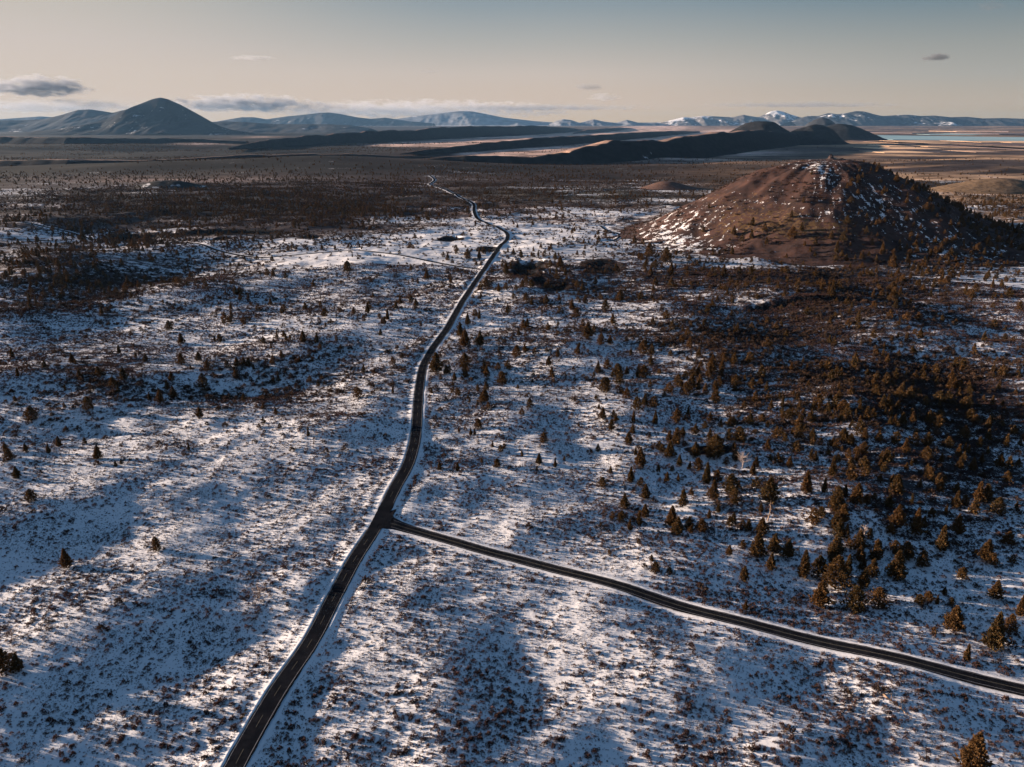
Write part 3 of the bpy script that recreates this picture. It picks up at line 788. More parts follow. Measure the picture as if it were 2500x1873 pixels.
SHRUB = [mesh_np('twigs', *shrub_mesh(100+k, 170), M['sage'], False) for k in range(4)]
PROTO_S = [bpy.data.objects.new('sagebrush', mesh_np('sagebrush', *shrub_mesh(120+k, 80), M['sage'], False)) for k in range(3)]
PROTO_B = [bpy.data.objects.new('brush', mesh_np('brush', *shrub_mesh(140+k, 110, .85, .55), M['brush'], False)) for k in range(3)]
PROTO_T = [bpy.data.objects.new('tuft', mesh_np('tuft', *shrub_mesh(160+k, 22, .8, .42), M['tuft'], False)) for k in range(2)]

def scatter(name, protos, x, y, z, s, label, sz=None):
    """one scattered mass: many plants too many to count, spread on points"""
    pick = rng.integers(0, len(protos), len(x)); rot = rng.random(len(x))*6.283
    for k, pr in enumerate(protos):
        q = pick == k
        me = bpy.data.meshes.new(name)
        me.vertices.add(int(q.sum())); me.vertices.foreach_set('co', np.stack([x[q], y[q], z[q]], 1).astype(np.float32).ravel())
        attr(me, 'size', np.stack([s[q], s[q], (s if sz is None else sz)[q]], 1), 'FLOAT_VECTOR')
        attr(me, 'turn', np.stack([rot[q]*0, rot[q]*0, rot[q]], 1), 'FLOAT_VECTOR')
        o = obj(name, me); tag(o, label, None, None, 'stuff')
        ng = bpy.data.node_groups.new(name, 'GeometryNodeTree')
        ng.interface.new_socket('Geometry', in_out='INPUT', socket_type='NodeSocketGeometry')
        ng.interface.new_socket('Geometry', in_out='OUTPUT', socket_type='NodeSocketGeometry')
        nb = NB(ng)
        gi = nb.n('NodeGroupInput'); go = nb.n('NodeGroupOutput')
        oi = nb.n('GeometryNodeObjectInfo'); oi.inputs['Object'].default_value = pr; oi.inputs['As Instance'].default_value = True
        a1 = nb.n('GeometryNodeInputNamedAttribute', data_type='FLOAT_VECTOR'); a1.inputs['Name'].default_value = 'size'
        a2 = nb.n('GeometryNodeInputNamedAttribute', data_type='FLOAT_VECTOR'); a2.inputs['Name'].default_value = 'turn'
        er = nb.n('FunctionNodeEulerToRotation'); ng.links.new(a2.outputs[0], er.inputs[0])
        ip = nb.n('GeometryNodeInstanceOnPoints')
        ng.links.new(gi.outputs[0], ip.inputs['Points']); ng.links.new(oi.outputs['Geometry'], ip.inputs['Instance'])
        ng.links.new(er.outputs[0], ip.inputs['Rotation']); ng.links.new(a1.outputs[0], ip.inputs['Scale'])
        ng.links.new(ip.outputs[0], go.inputs[0])
        md = o.modifiers.new('scatter', 'NODES'); md.node_group = ng
    print(name, len(x))

# ------------------------------------------------------------------ trees read off the photograph: (origin x, y, scale) then base x, base y, height
TL = []
def crop(ox, oy, k, L): TL.extend((ox+a/k, oy+b/k, h/k) for a, b, h in L)
crop(350,780,4.916,[(310,125,105),(455,285,110),(858,262,65),(920,275,95),(1760,230,45),(1920,275,130),(1535,345,60),(2120,350,65),(30,510,95),(455,545,130),(665,495,100),(570,600,50),(775,615,110),(1005,580,85),(1125,570,110),(1205,560,105),(1265,560,95),(1660,465,90),(1550,540,75),(1875,510,70),(2030,505,55),(1325,600,65),(1110,700,90),(715,810,150),(735,870,80),(340,745,110),(290,840,100),(365,945,125),(75,970,90),(205,1010,150),(680,1180,115),(1620,740,95),(1565,760,60),(2000,750,70),(2100,800,70),(1440,1080,70),(1590,1140,80),(1440,1250,80),(1640,1310,60),(1980,1400,85),(545,1573,90)])
crop(950,850,5.5225,[(635,340,250),(1020,270,180),(770,350,120),(815,330,90),(1280,340,150),(1315,395,140),(1470,290,90),(880,440,110),(860,510,60),(695,420,60),(1480,65,75),(1720,110,140),(2150,240,120),(1520,480,150),(920,635,95),(1310,560,100),(1200,580,85),(1290,720,170),(1335,820,90),(575,610,60),(1065,680,55),(1085,730,65),(1190,770,60),(1930,465,55),(1735,545,55),(1895,800,120),(1790,895,85),(1200,1080,120),(1100,1170,80),(1155,1170,70),(940,1130,60),(1395,1335,75),(1505,1390,80),(1550,1350,60),(1790,1460,80),(2020,1560,130),(2085,1270,120),(1455,1600,100),(680,1640,100),(925,1657,110),(1250,1540,60),(50,610,80),(50,220,90),(1990,1650,60)])
crop(1350,850,4.916,[(285,60,70),(55,105,85),(540,300,130),(650,245,100),(775,340,140),(885,320,95),(1020,355,150),(1085,360,140),(710,345,60),(1195,85,85),(1410,95,70),(1905,290,190),(1870,345,120),(1740,330,110),(1765,405,85),(2145,175,110),(2035,120,70),(615,525,160),(645,445,90),(1165,475,85),(1500,455,130),(1545,460,70),(1590,560,140),(1660,500,170),(1585,360,80),(1945,520,125),(2190,450,120),(885,595,105),(1100,690,125),(1950,655,130),(515,615,60),(595,850,130),(725,830,80),(755,880,90),(700,990,130),(965,895,130),(1225,910,150),(1485,890,150),(1620,800,90),(550,730,60),(310,940,55),(905,1145,130),(1395,1115,120),(1555,1055,100),(1275,1200,80),(1310,1250,90),(1400,1305,170),(540,1235,80),(1705,1300,160),(1945,1290,220),(2160,930,100),(2170,1230,100),(990,1280,80),(1045,1415,190),(1515,1420,130),(1640,1450,85),(1740,1455,125),(1430,1480,70),(1265,1485,85),(690,1500,80),(2080,1390,80),(2190,1350,90),(25,1430,100),(135,1350,55)])
crop(1450,1100,4.916,[(440,375,160),(560,415,85),(200,275,75),(100,430,100),(875,380,110),(1010,365,80),(1350,390,220),(1475,375,130),(1640,500,200),(1430,580,200),(1680,640,160),(615,575,155),(365,690,155),(610,800,140),(220,820,85),(330,850,110),(430,960,120),(1065,675,190),(930,900,210),(1000,1010,190),(1140,940,130),(1290,970,130),(1165,990,85),(1380,810,95),(1490,740,90),(1670,870,110),(1850,970,130),(1960,1265,260),(2010,1010,180),(2100,620,260),(2000,740,100),(2160,1230,200),(1620,1260,115),(2130,1420,150),(1800,1555,150),(735,1450,105),(690,1330,75),(905,1475,70),(1905,290,140),(1695,120,95),(1600,160,80),(1945,200,120),(2110,130,80),(185,1250,60),(540,1110,50)])
crop(1700,1000,2.761,[(230,115,60),(360,105,75),(625,60,60),(770,90,80),(290,215,90),(125,295,110),(480,265,65),(780,210,80),(690,195,85),(595,215,55),(990,215,80),(1135,200,65),(1040,235,55),(1565,95,85),(1880,95,60),(1965,125,75),(1805,190,75),(1905,255,70),(1080,350,90),(1125,300,75),(800,345,60),(625,395,70),(1275,350,75),(1550,330,75),(1650,355,60),(915,450,125),(1145,400,60),(1415,405,45),(1775,400,75),(1860,410,80),(2040,390,85),(1920,360,60),(1570,470,75),(740,560,130),(860,560,90),(1080,635,125),(1345,570,120),(1640,560,90),(2090,490,70),(1900,620,120),(2030,700,100),(1295,660,80),(940,680,130),(840,720,60),(1350,800,140),(1480,810,130),(1680,710,65),(1750,660,100),(1755,840,120),(2100,910,80),(1650,950,150),(1950,1020,130),(985,760,110),(930,800,90),(960,860,110),(1090,950,120),(1205,1020,130),(1410,1000,100),(1100,1020,90),(615,1000,110),(720,1130,160),(940,1190,180),(820,1130,130),(1020,1100,110),(1120,1080,75),(1185,1130,110),(1120,1210,120),(1345,1140,170),(1520,1060,100),(910,1010,55),(500,1080,100),(830,1330,150),(1065,1355,145),(1225,1325,110),(1560,1290,60),(1620,1310,55),(1500,1310,60),(1730,1490,150),(2015,1270,110),(1790,1140,70),(1670,1250,50),(1715,1320,50),(2180,1390,130),(330,1350,50),(440,1440,60),(1600,1510,45),(2110,1500,110),(2000,1615,220),(1820,1690,100)])
crop(0,850,4.916,[(870,180,110),(910,195,60),(150,110,100),(215,340,110),(540,240,90),(955,360,110),(1185,330,100),(1485,385,150),(1420,530,75),(1360,460,110),(785,510,70),(185,640,65),(1065,730,140),(775,715,60),(380,860,150),(1740,165,85),(1630,110,65),(1430,60,90),(710,1180,115),(310,1240,90),(70,1250,100),(110,1340,120),(1020,1150,75),(585,1260,100),(1390,1420,70),(1460,1395,60),(205,1560,130)])
crop(0,400,2.458,[(1440,785,40),(1415,785,45),(2085,650,60),(1605,670,40),(1640,680,45),(800,500,45),(885,480,55),(500,460,60),(220,560,50),(150,600,45),(350,620,45)])
crop(800,400,2.458,[(770,525,35),(910,570,50),(935,540,40),(840,570,45),(720,580,40),(695,560,30),(1070,665,60),(1115,550,35),(1160,565,45),(1225,560,30),(1300,560,35),(1335,620,40),(1395,620,60),(1365,575,40),(1235,525,25),(1280,505,30),(1340,515,35),(1420,470,30),(1625,475,40),(1730,645,45),(1840,480,50),(1930,550,70),(2060,670,70),(1965,725,45),(1940,670,40),(2030,590,80),(120,645,50),(595,690,50),(735,695,35),(950,740,50),(920,800,25),(435,845,45),(530,860,45),(500,830,40),(240,895,55),(360,935,60),(410,870,40),(340,960,40),(310,930,30),(1080,900,50),(885,915,40),(910,930,50),(840,965,60),(795,1040,80),(825,1095,90),(915,1095,85),(1175,990,50),(1145,1030,35),(1190,820,45),(1225,845,45),(1310,840,50),(1465,875,60),(1545,835,50),(1665,880,60),(1755,830,60),(1490,920,50),(1390,895,35),(1710,965,60),(1560,1050,90),(1640,1085,60),(1500,1140,50),(1895,1135,70),(1945,1145,60),(1380,1160,50)])
crop(1500,400,2.212,[(645,385,45),(745,340,45),(810,360,35),(960,400,55),(1010,365,45),(955,290,35),(1020,210,28),(1255,325,40),(740,405,45),(820,435,35),(690,420,35),(1085,440,40),(1170,410,45),(1235,420,50),(1200,480,55),(1225,500,30),(1390,440,35),(1445,490,60),(1335,515,40),(1500,560,60),(1580,530,35),(480,185,25),(480,370,30),(510,240,25),(635,490,40),(305,600,55),(195,600,40),(220,655,40),(30,745,60),(305,665,45),(360,650,35),(590,610,60),(625,630,35),(675,595,40),(735,600,45),(1175,720,80),(1500,690,50),(1540,720,50),(1500,750,60),(1640,660,35),(1790,650,40),(1950,690,40),(2040,670,45),(2130,720,45)])
TL = TL+[(2371,1889,86), (45,1640,40), (240,1120,30)]
TL = [(a, b, h) for a, b, h in TL if not (abs(a-155) < 26 and abs(b-1375) < 1)]
TL += [(163,1386,42),(382,1345,30),(76,1222,26),(8,1640,52)]
# drop near doubles between neighbouring readings
keep = []
for t in sorted(TL, key=lambda q: -q[2]):
    if all(math.hypot(t[0]-k[0], (t[1]-k[1])*1.6) > 7 for k in keep): keep.append(t)
TL = keep
tx = np.array([t[0] for t in TL]); ty = np.array([t[1] for t in TL]); th_ = np.array([t[2] for t in TL])
wx, wy, wz = place(tx, ty)
dep = wy*CP-(wz-CH)*SP
hm = 1.13*th_*dep/F/np.clip(np.cos(np.arctan2(CH-wz, np.hypot(wx, wy))), .5, 1)
# keep the trees off the asphalt
gp = road_gap(wx, wy)
ok = gp > 1.0
TREES = [(tx[i], ty[i], th_[i], wx[i], wy[i], wz[i], hm[i]) for i in range(len(TL)) if ok[i]]
TREES.sort(key=lambda t: -t[2])
BIG = TREES[:300]; SMALL = TREES[300:]
print('trees', len(TREES), 'heights', np.percentile(hm, [5, 50, 95]))

# ---- which tree is which: a plain description of where it stands and how it looks
REG = [  # name of a piece of country, test
 ('on the cinder cone', lambda x, y: 1560 < x < 2500 and y < 655 and y > 380 and (y < 600+(x-1560)*.12)),
 ('at the cone foot', lambda x, y: x > 1330 and y < 720),
 ('in brush before the cone', lambda x, y: x > 1330 and y < 830),
 ('near the road bend', lambda x, y: x > 1050 and y < 720),
 ('left of the straight road', lambda x, y: x <= 1050 and y < 790),
 ('just right of the long road', lambda x, y: 1050 <= x < 1250 and y < 1000),
 ('beside the road curve', lambda x, y: 1000 < x < 1350 and y < 1190),
 ('on left edge snow', lambda x, y: x < 330 and y < 1150),
 ('on open snow left of the road', lambda x, y: x <= 1000 and y < 1180),
 ('on empty snow at lower left', lambda x, y: x < 900),
 ('in the loose stand mid right', lambda x, y: x < 1560 and y < 1010),
 ('in the upper right woodland', lambda x, y: x >= 1560 and y < 1010),
 ('at the stand lower edge', lambda x, y: x < 1600 and y < 1360),
 ('in the upper dark woodland', lambda x, y: y < 1130),
 ('in the mid dark woodland', lambda x, y: y < 1240),
 ('in the lower dark woodland', lambda x, y: y < 1380),
 ('beyond the side road', lambda x, y: y < 1560+(x-1900)*.25 and y < 1680),
 ('near the side road', lambda x, y: True)]
SHAPE_WORD = {'cone': 'conical', 'dome': 'rounded', 'spire': 'slender', 'broad': 'broad bushy', 'ragged': 'ragged'}
ORD = 'first second third fourth fifth sixth seventh eighth ninth tenth eleventh twelfth'.split()
cells = {}
for i, t in enumerate(BIG):
    for nm, f in REG:
        if f(t[0], t[1]): cells.setdefault(nm, []).append(i); break
info = {}
for nm, L in cells.items():
    L.sort(key=lambda i: BIG[i][1])                         # far to near, then in rows from the left
    nrow = max(1, math.ceil(len(L)/9)); per = math.ceil(len(L)/nrow)
    for rw in range(nrow):
        row = sorted(L[rw*per:(rw+1)*per], key=lambda i: BIG[i][0])
        for c, i in enumerate(row): info[i] = (nm, rw, nrow, c, len(row))
rr = random.Random(3)
for i, (px_, py_, hp_, x, y, z, h) in enumerate(BIG):
    k = rr.randrange(len(KINDS))
    if hp_ > 60: k = [4, 0, 3, 5][i % 4]
    sh = KINDS[k]
    nm, rw, nrow, c, n = info[i]
    size = 'tall' if hp_ > 34 else 'middling' if hp_ > 20 else 'small'
    rowname = '' if nrow == 1 else (', far row' if rw == 0 else ', near row' if rw == nrow-1 else ', %s row' % ORD[rw])
    lab = '%s %s juniper %s, %s from left%s' % (size, SHAPE_WORD[sh], nm, ORD[c], rowname)
    if n == 1: lab = '%s %s juniper %s, alone' % (size, SHAPE_WORD[sh], nm)
    t = empty('juniper_tree', (x, y, z-.1), rr.random()*6.28, 1)
    wv = rr.uniform(.85, 1.2)
    t.scale = (h*wv, h*wv*rr.uniform(.9, 1.1), h)
    tag(t, lab, 'tree', 'junipers scattered over the snowy plain')
    obj('trunk', TRUNK[k], t); obj('crown', CROWN[k], t)

# ------------------------------------------------------------------ woodland and brush too thick to count
def spread(n, r0, r1, amax):
    r = np.sqrt(rng.random(n)*(r1*r1-r0*r0)+r0*r0); a = (rng.random(n)*2-1)*math.radians(amax)
    return r*np.sin(a), r*np.cos(a)
x, y = spread(390000, 215, 3400, 52)
px, py = proj(x, y)
dens = .35+ellip(px, py, TREES_D)
dens = dens*sstep(395, 440, py)*(.25+1.5*np.clip(fbm(x*.6, y, 90, 2, .5, 31)*.5+.5, 0, 1)**1.6)
dens *= np.where((px < 900) & (py > 900), .35, 1)*np.where(py > 1000, sstep(1250, 1500, px-(py-1100)*.9), 1)*sstep(1500, 1420, py-(px-2000)*.2)
area = .5*(3400**2-215**2)*math.radians(104)
keepm = rng.random(len(x)) < dens*.0011*area/390000
keepm &= (np.hypot(x-CX, y-CY) > 262)
x, y = x[keepm], y[keepm]
gp = road_gap(x, y); q = gp > 4; x, y = x[q], y[q]
s = (3.2+5.0*rng.random(len(x))**1.5)
# the cone's shaded right shoulder and lower slopes carry timber
a = rng.random(1700)*2*math.pi; rd = 40+225*np.sqrt(rng.random(1700))
cx_, cy_ = CX+rd*np.cos(a), CY+rd*np.sin(a)
pc = ellip(*proj(cx_, cy_, cone_h(cx_, cy_)), [(2250,470,150,70,.9),(2380,580,160,60,.9),(2130,430,50,25,.8),(2330,640,200,30,.8),(1950,640,200,25,.3),(2160,580,120,50,.12)])
pc = np.maximum(pc, .85*(np.cos(a-.25) > .62)*(rd > 45))
q = rng.random(1700) < pc*.85
x = np.concatenate([x, cx_[q], np.array([t[3] for t in SMALL])]); y = np.concatenate([y, cy_[q], np.array([t[4] for t in SMALL])])
s = np.concatenate([s, 5+4*rng.random(q.sum()), np.array([t[6] for t in SMALL])])
z = top_h(x, y)-.15
scatter('juniper_woodland', FARTREE, x, y, z, s*(.9+.35*rng.random(len(x))), 'dark juniper woodland spreading over the plain beyond the road bend', s)

# dots of timber on the plains far off
x, y = spread(80000, 2300, 7500, 36)
px, py = proj(x, y)
dn = np.clip(fbm(x*.5, y, 420, 3, .5, 41)*.9+.35, 0, 1)**1.5*(1-plainness(x, y)*.9)*(.35+.65*sstep(1700, 1300, px))
q = rng.random(len(x)) < dn*.9
x, y = x[q], y[q]
scatter('far_woodland', FARTREE[:4], x, y, sheet_h(x, y)-.3, (2.6+4.0*rng.random(len(x)))*1.25, 'specks of juniper on the plains beyond the woodland', 2.8+3.6*rng.random(len(x)))

# big dark brush
x, y = spread(1430000, 150, 2300, 52)
px, py = proj(x, y)
cl = np.clip(fbm(x*.7, y, 45, 3, .5, 33)*.5+.5, 0, 1)
dens = (.05+.16*sstep(1120, 960, py)+1.0*np.clip(ellip(px, py, BRUSH), 0, 1.2))*(cl**1.8)*1.5
dens *= np.where(py > 1150, np.where(px > 1700, .8, .35), 1)
area = .5*(2300**2-150**2)*math.radians(104)
keepm = rng.random(len(x)) < dens*.085*area/1430000
keepm &= (np.hypot(x-CX, y-CY) > 258)
x, y = x[keepm], y[keepm]
gp = road_gap(x, y); q = gp > 3.5; x, y = x[q], y[q]
aa = rng.random(9000)*6.283; rd = 35+235*np.sqrt(rng.random(9000)); bx_, by_ = CX+rd*np.cos(aa), CY+rd*np.sin(aa)
q = rng.random(9000) < np.clip(fbm(bx_, by_, 40, 3, .5, 51)*.8+.25, 0, 1)*.75
x = np.concatenate([x, bx_[q]]); y = np.concatenate([y, by_[q]])
z = top_h(x, y)-.1
s = 1.3+1.9*rng.random(len(x))**2
scatter('brush', PROTO_B, x, y, z, s*1.25, 'dense dark brown brush breaking the snow on the lava ground', s)

# sagebrush, near and middle distance; the largest in the picture are plants of their own
x, y = spread(1950000, 140, 900, 52)
r = np.hypot(x, y); px, py = proj(x, y)
cl = np.clip(fbm(x*.8, y, 22, 3, .5, 35)*.5+.5, 0, 1)
dens = .66*(.25+1.6*cl**1.5)*(1+.7*sstep(1450, 1800, px)*sstep(1420, 1300, py))*(1+.5*sstep(1350, 1500, py)*sstep(650, 900, px))*(1-.45*sstep(950, 1100, py)*sstep(900, 500, px)*(1-sstep(1250, 1450, py)))
area = .5*(900**2-140**2)*math.radians(104)
keepm = rng.random(len(x)) < dens*area/1950000
x, y = x[keepm], y[keepm]
gp = road_gap(x, y); q = gp > 1.5+1.0*rng.random(len(x)); x, y, gp = x[q], y[q], gp[q]
# a hedge of brush along the verges
for key in ('main', 'side'):
    L = fine[key]; L = L[np.hypot(L[:, 0], L[:, 1]) < 700]
    i = rng.integers(1, len(L)-1, 900 if key == 'main' else 700)
    T = L[i+1]-L[i-1]; T /= np.linalg.norm(T, axis=1)[:, None]
    o = (HALF[key]+3.0+1.6*rng.random(len(i)))*np.where(rng.random(len(i)) < (.72 if key == 'main' else .5), 1, -1)
    hx, hy = L[i, 0]+T[:, 1]*o, L[i, 1]-T[:, 0]*o
    k2 = (vnoise(hx*.07, hy*.07) > .42) & (road_gap(hx, hy) > 2.4)
    x = np.concatenate([x, hx[k2]]); y = np.concatenate([y, hy[k2]])
s = .30+1.05*rng.random(len(x))**3
z = ground_h(x, y)-.04
px, py = proj(x, y, z)
big = s/np.hypot(y, CH)
inside = (px > 5) & (px < PW-5) & (py < PH-8) & (py > 600)
order = np.argsort(-np.where(inside, big, 0))[:300]
rest = np.ones(len(x), bool); rest[order] = False
scatter('sagebrush_cover', PROTO_S, x[rest], y[rest], z[rest], s[rest]*(1.0+.5*rng.random(rest.sum())), 'brown sagebrush dotting the snow everywhere', s[rest])
SREG = {}
for i in order:
    col = int(px[i]//210); row = int(py[i]//70)
    SREG.setdefault((row, col), []).append(i)
def where_s(px_, py_):
    mx = 570+(1873-py_)*.59                               # the main road's course at this height
    sy = 1262+(px_-917)*.277
    side = 'left' if px_ < mx else 'right'
    return mx, sy, side
groups = {}
for i in order:
    mx, sy, side = where_s(px[i], py[i])
    if side == 'left': nm = 'on blue snow left of road'
    elif py[i] < sy: nm = 'on snow beyond the side road'
    elif px[i] < mx+120: nm = 'by the main road right verge'
    elif px[i] < 1350: nm = 'in the lower snowfield middle'
    elif px[i] < 1950: nm = 'in the lower snowfield right half'
    else: nm = 'in the lower right corner'
    groups.setdefault(nm, []).append(i)
for nm, L in groups.items():
    L.sort(key=lambda i: -py[i])                           # near to far
    nrow = max(1, math.ceil(len(L)/10)); per = math.ceil(len(L)/nrow)
    for rw in range(nrow):
        row = sorted(L[rw*per:(rw+1)*per], key=lambda i: px[i])
        for c, i in enumerate(row):
            rwn = 'nearest row' if rw == 0 else ('%s row' % ORD[rw] if rw < 12 else 'far row %d' % (rw+1))
            o = empty('sagebrush_shrub', (x[i], y[i], z[i]), rr.random()*6.28, 1)
            o.scale = (s[i]*1.3, s[i]*1.15, s[i])
            tag(o, 'sagebrush %s, %s from left, %s' % (nm, ORD[c], rwn), 'shrub', 'sagebrush dotting the foreground snow')
            obj('twigs', SHRUB[i % 4], o)

# grass tips poking through the snow near by
x, y = spread(1000000, 140, 600, 52)
px, py = proj(x, y)
cl = np.clip(fbm(x, y, 9, 3, .5, 37)*.5+.5, 0, 1)
k2 = rng.random(len(x)) < (.15+1.2*cl**2)*(1-.6*sstep(420, 600, np.hypot(x, y)))
x, y = x[k2], y[k2]; q = road_gap(x, y) > 1.3; x, y = x[q], y[q]
s = .24+.42*rng.random(len(x))**2.5
scatter('grass_tufts', PROTO_T, x, y, ground_h(x, y)-.02, s*1.3, 'short dry grass tips poking through the snow', s)

# dry golden grass on the bank by the road, nearest the camera
L = fine['main']; L = L[(np.hypot(L[:, 0], L[:, 1]) > 120) & (np.hypot(L[:, 0], L[:, 1]) < 205)]
i = rng.integers(1, len(L)-1, 2600)
T = L[i+1]-L[i-1]; T /= np.linalg.norm(T, axis=1)[:, None]
o = -(HALF['main']+1.3+1.5*rng.random(len(i))**1.3)
gx, gy = L[i, 0]+T[:, 1]*o+rng.normal(0, .2, len(i)), L[i, 1]-T[:, 0]*o+rng.normal(0, .2, len(i))
q = vnoise(gx*.22, gy*.22) > .36+.55*sstep(150, 205, np.hypot(gx, gy))
gx, gy = gx[q], gy[q]
M['gold'] = mat_leaf('golden_bank_grass', (.22, .135, .06), (.30, .19, .09), (.14, .085, .045))
PROTO_G = [bpy.data.objects.new('bank_grass', mesh_np('bank_grass', *shrub_mesh(180+k, 26, .8, .5), M['gold'], False)) for k in range(2)]
s = .35+.35*rng.random(len(gx))
scatter('bank_grass', PROTO_G, gx, gy, ground_h(gx, gy)-.03, s*1.3, 'golden dry grass on the bank left of the near road', s)

# ------------------------------------------------------------------ single things
def rock_mesh(seed, n=3):
    bm = bmesh.new(); bmesh.ops.create_icosphere(bm, subdivisions=n, radius=1)
    r = np.array([v.co[:] for v in bm.verts])
    nz = fbm(r[:, 0]*3+r[:, 2]*2, r[:, 1]*3-r[:, 2], 1.4, 4, .6, seed)
    for v, k in zip(bm.verts, nz):
        v.co *= 1+.35*k
        v.co.z = round(v.co.z*6)/6*.5+v.co.z*.5
    me = bpy.data.meshes.new('rock'); bm.to_mesh(me); bm.free(); me.materials.append(M['rock']); return me
# summit crag: a broad reddish cone of rock with a dark block on its top and a lower knob on the right
sx, sy_, sz_ = place([2028], [396])
cr = empty('rock_outcrop', (sx[0], sy_[0], sz_[0])); tag(cr, 'dark red rock crag crowning the cinder cone summit', 'rock')
k = sy_[0]/F
m1 = obj('crag', rock_mesh(3, 4), cr); m1.scale = (21*k, 12*k, 9*k); m1.location = (-2*k, 0, 0)
m2 = obj('summit_block', rock_mesh(5, 3), cr); m2.scale = (5.5*k, 5*k, 8*k); m2.location = (-1*k, 0, 9*k)
m3 = obj('knob', rock_mesh(7, 3), cr); m3.scale = (9*k, 8*k, 8*k); m3.location = (25*k, 0, 0)

def branchy(name, label, px_, py_, hpx, mat, seed, lean=0.0, spread_=.8, n=26, cat='tree', bare=True):
    r = np.random.default_rng(seed)
    x, y, z = place([px_], [py_]); x, y, z = float(x[0]), float(y[0]), float(z[0])
    h = hpx*math.hypot(y, CH)/F
    cu = bpy.data.curves.new(name, 'CURVE'); cu.dimensions = '3D'; cu.bevel_depth = 1; cu.bevel_resolution = 1
    def pl(pts, r0, r1):
        sp = cu.splines.new('POLY'); sp.points.add(len(pts)-1)
        for q, (p, c) in enumerate(zip(sp.points, pts)):
            p.co = (*c, 1); p.radius = r0+(r1-r0)*q/(len(pts)-1)
    top = Vector((lean*h, 0, h))
    pl([Vector((0, 0, -.2)), top*.5+Vector((.05*h, 0, 0)), top], .035*h, .008*h)
    for k in range(n):
        t = .12+.8*r.random(); a = r.random()*6.28; L = spread_*h*(1-t*.7)*(.5+.6*r.random())
        p0 = top*t; d = Vector((math.cos(a), math.sin(a), .35+.5*r.random()))
        p1 = p0+d*L*.5; p2 = p0+d*L+Vector(r.normal(0, .06*h, 3))
        pl([p0, p1, p2], .012*h, .004*h)
        for q in range(3):
            d2 = Vector(r.normal(0, 1, 3))*.25*L+Vector((0, 0, .12*L)); pl([p1.lerp(p2, .3*q+.1), p1.lerp(p2, .3*q+.1)+d2], .006*h, .003*h)
    cu.materials.append(mat)
    tmp = bpy.data.objects.new(name, cu); COL.objects.link(tmp)
    me = bpy.data.meshes.new_from_object(tmp.evaluated_get(bpy.context.evaluated_depsgraph_get()))
    bpy.data.objects.remove(tmp); me.materials.clear(); me.materials.append(mat)
    o = obj(name, me); o.location = (x, y, z); tag(o, label, cat)
    return o
branchy('bare_shrub', 'leafless reddish bush on the blue snow left of road', 633, 1462, 38, M['pale'], 3, 0, .8, 34, 'shrub')
branchy('bare_shrub', 'pale leafless bush glowing in the dark woodland', 2108, 1312, 34, M['pale'], 5, 0, .6, 30, 'shrub')
branchy('bare_shrub', 'pinkish leafless thicket among the stand of junipers', 1812, 1143, 34, M['pale'], 6, 0, 1.0, 36, 'shrub')
branchy('dead_tree', 'dead bleached snag leaning beside a tall juniper', 1874, 1272, 50, M['dead'], 7, .05, .15, 8)
branchy('dead_tree', 'short dead snag on the snow at lower left', 28, 1560, 30, M['pale'], 8, .1, .7, 24)
def fallen(label, x0, y0, x1, y1, wpx, seed):
    X0, Y0, Z0 = place([x0], [y0]); X1, Y1, Z1 = place([x1], [y1])
    a = Vector((float(X0[0]), float(Y0[0]), float(Z0[0])+.25)); b = Vector((float(X1[0]), float(Y1[0]), float(Z1[0])+.25))
    r = np.random.default_rng(seed); V, Fc = [], []
    def limb(p, q, r0, r1, s=7):
        d = (q-p).normalized(); e = d.cross(Vector((0, 0, 1))).normalized(); f = d.cross(e); b0 = len(V)
        for k in range(5):
            t = k/4; c = p.lerp(q, t)+Vector(r.normal(0, .06, 3)); R = r0+(r1-r0)*t
            for j in range(s):
                an = 2*math.pi*j/s; V.append(c+(e*math.cos(an)+f*math.sin(an))*R)
        for k in range(4):
            for j in range(s): Fc.append((b0+k*s+j, b0+k*s+(j+1) % s, b0+(k+1)*s+(j+1) % s, b0+(k+1)*s+j))
    w = wpx*a.length/F/2
    limb(a, b, w, w*.4)
    for k in range(7):
        p = a.lerp(b, .3+.6*k/7); d = Vector((r.normal(), r.normal(), abs(r.normal())*.6+.2)).normalized()
        limb(p, p+d*(1.0+1.2*r.random()), w*.35, w*.08, 5)
    o = obj('fallen_log', mesh_np('fallen_log', [tuple(v) for v in V], Fc, M['dead'])); tag(o, label, 'log')
fallen('fallen dead trunk with broken limbs in the lower right snowfield', 2154, 1696, 2210, 1742, 7, 3)
fallen('thin fallen trunk lying on snow in the dark woodland', 1932, 1345, 1957, 1362, 3.5, 4)
fallen('grey fallen trunk beside the road curve', 1062, 913, 1080, 914, 4, 5)

# ------------------------------------------------------------------ air, sky, sun, camera
hz = bpy.data.meshes.new('haze')
def box(me, a, b):
    V = [(x, y, z) for x in (a[0], b[0]) for y in (a[1], b[1]) for z in (a[2], b[2])]
    me.from_pydata(V, [], [(0, 1, 3, 2), (4, 6, 7, 5), (0, 4, 5, 1), (2, 3, 7, 6), (0, 2, 6, 4), (1, 5, 7, 3)]); me.update()
box(hz, (-47000, -3000, -70), (47000, 47500, 760))
m, nt = new_mat('haze_air'); b = NB(nt)
pv = b.n('ShaderNodeVolumePrincipled'); pv.inputs['Density'].default_value = HAZE; pv.inputs['Color'].default_value = (.25, .52, .90, 1); pv.inputs['Anisotropy'].default_value = .2
o = b.n('ShaderNodeOutputMaterial'); nt.links.new(pv.outputs[0], o.inputs['Volume'])
hz.materials.append(m)
tag(obj('haze', hz), 'thin blue haze over the whole plain', None, None, 'stuff')

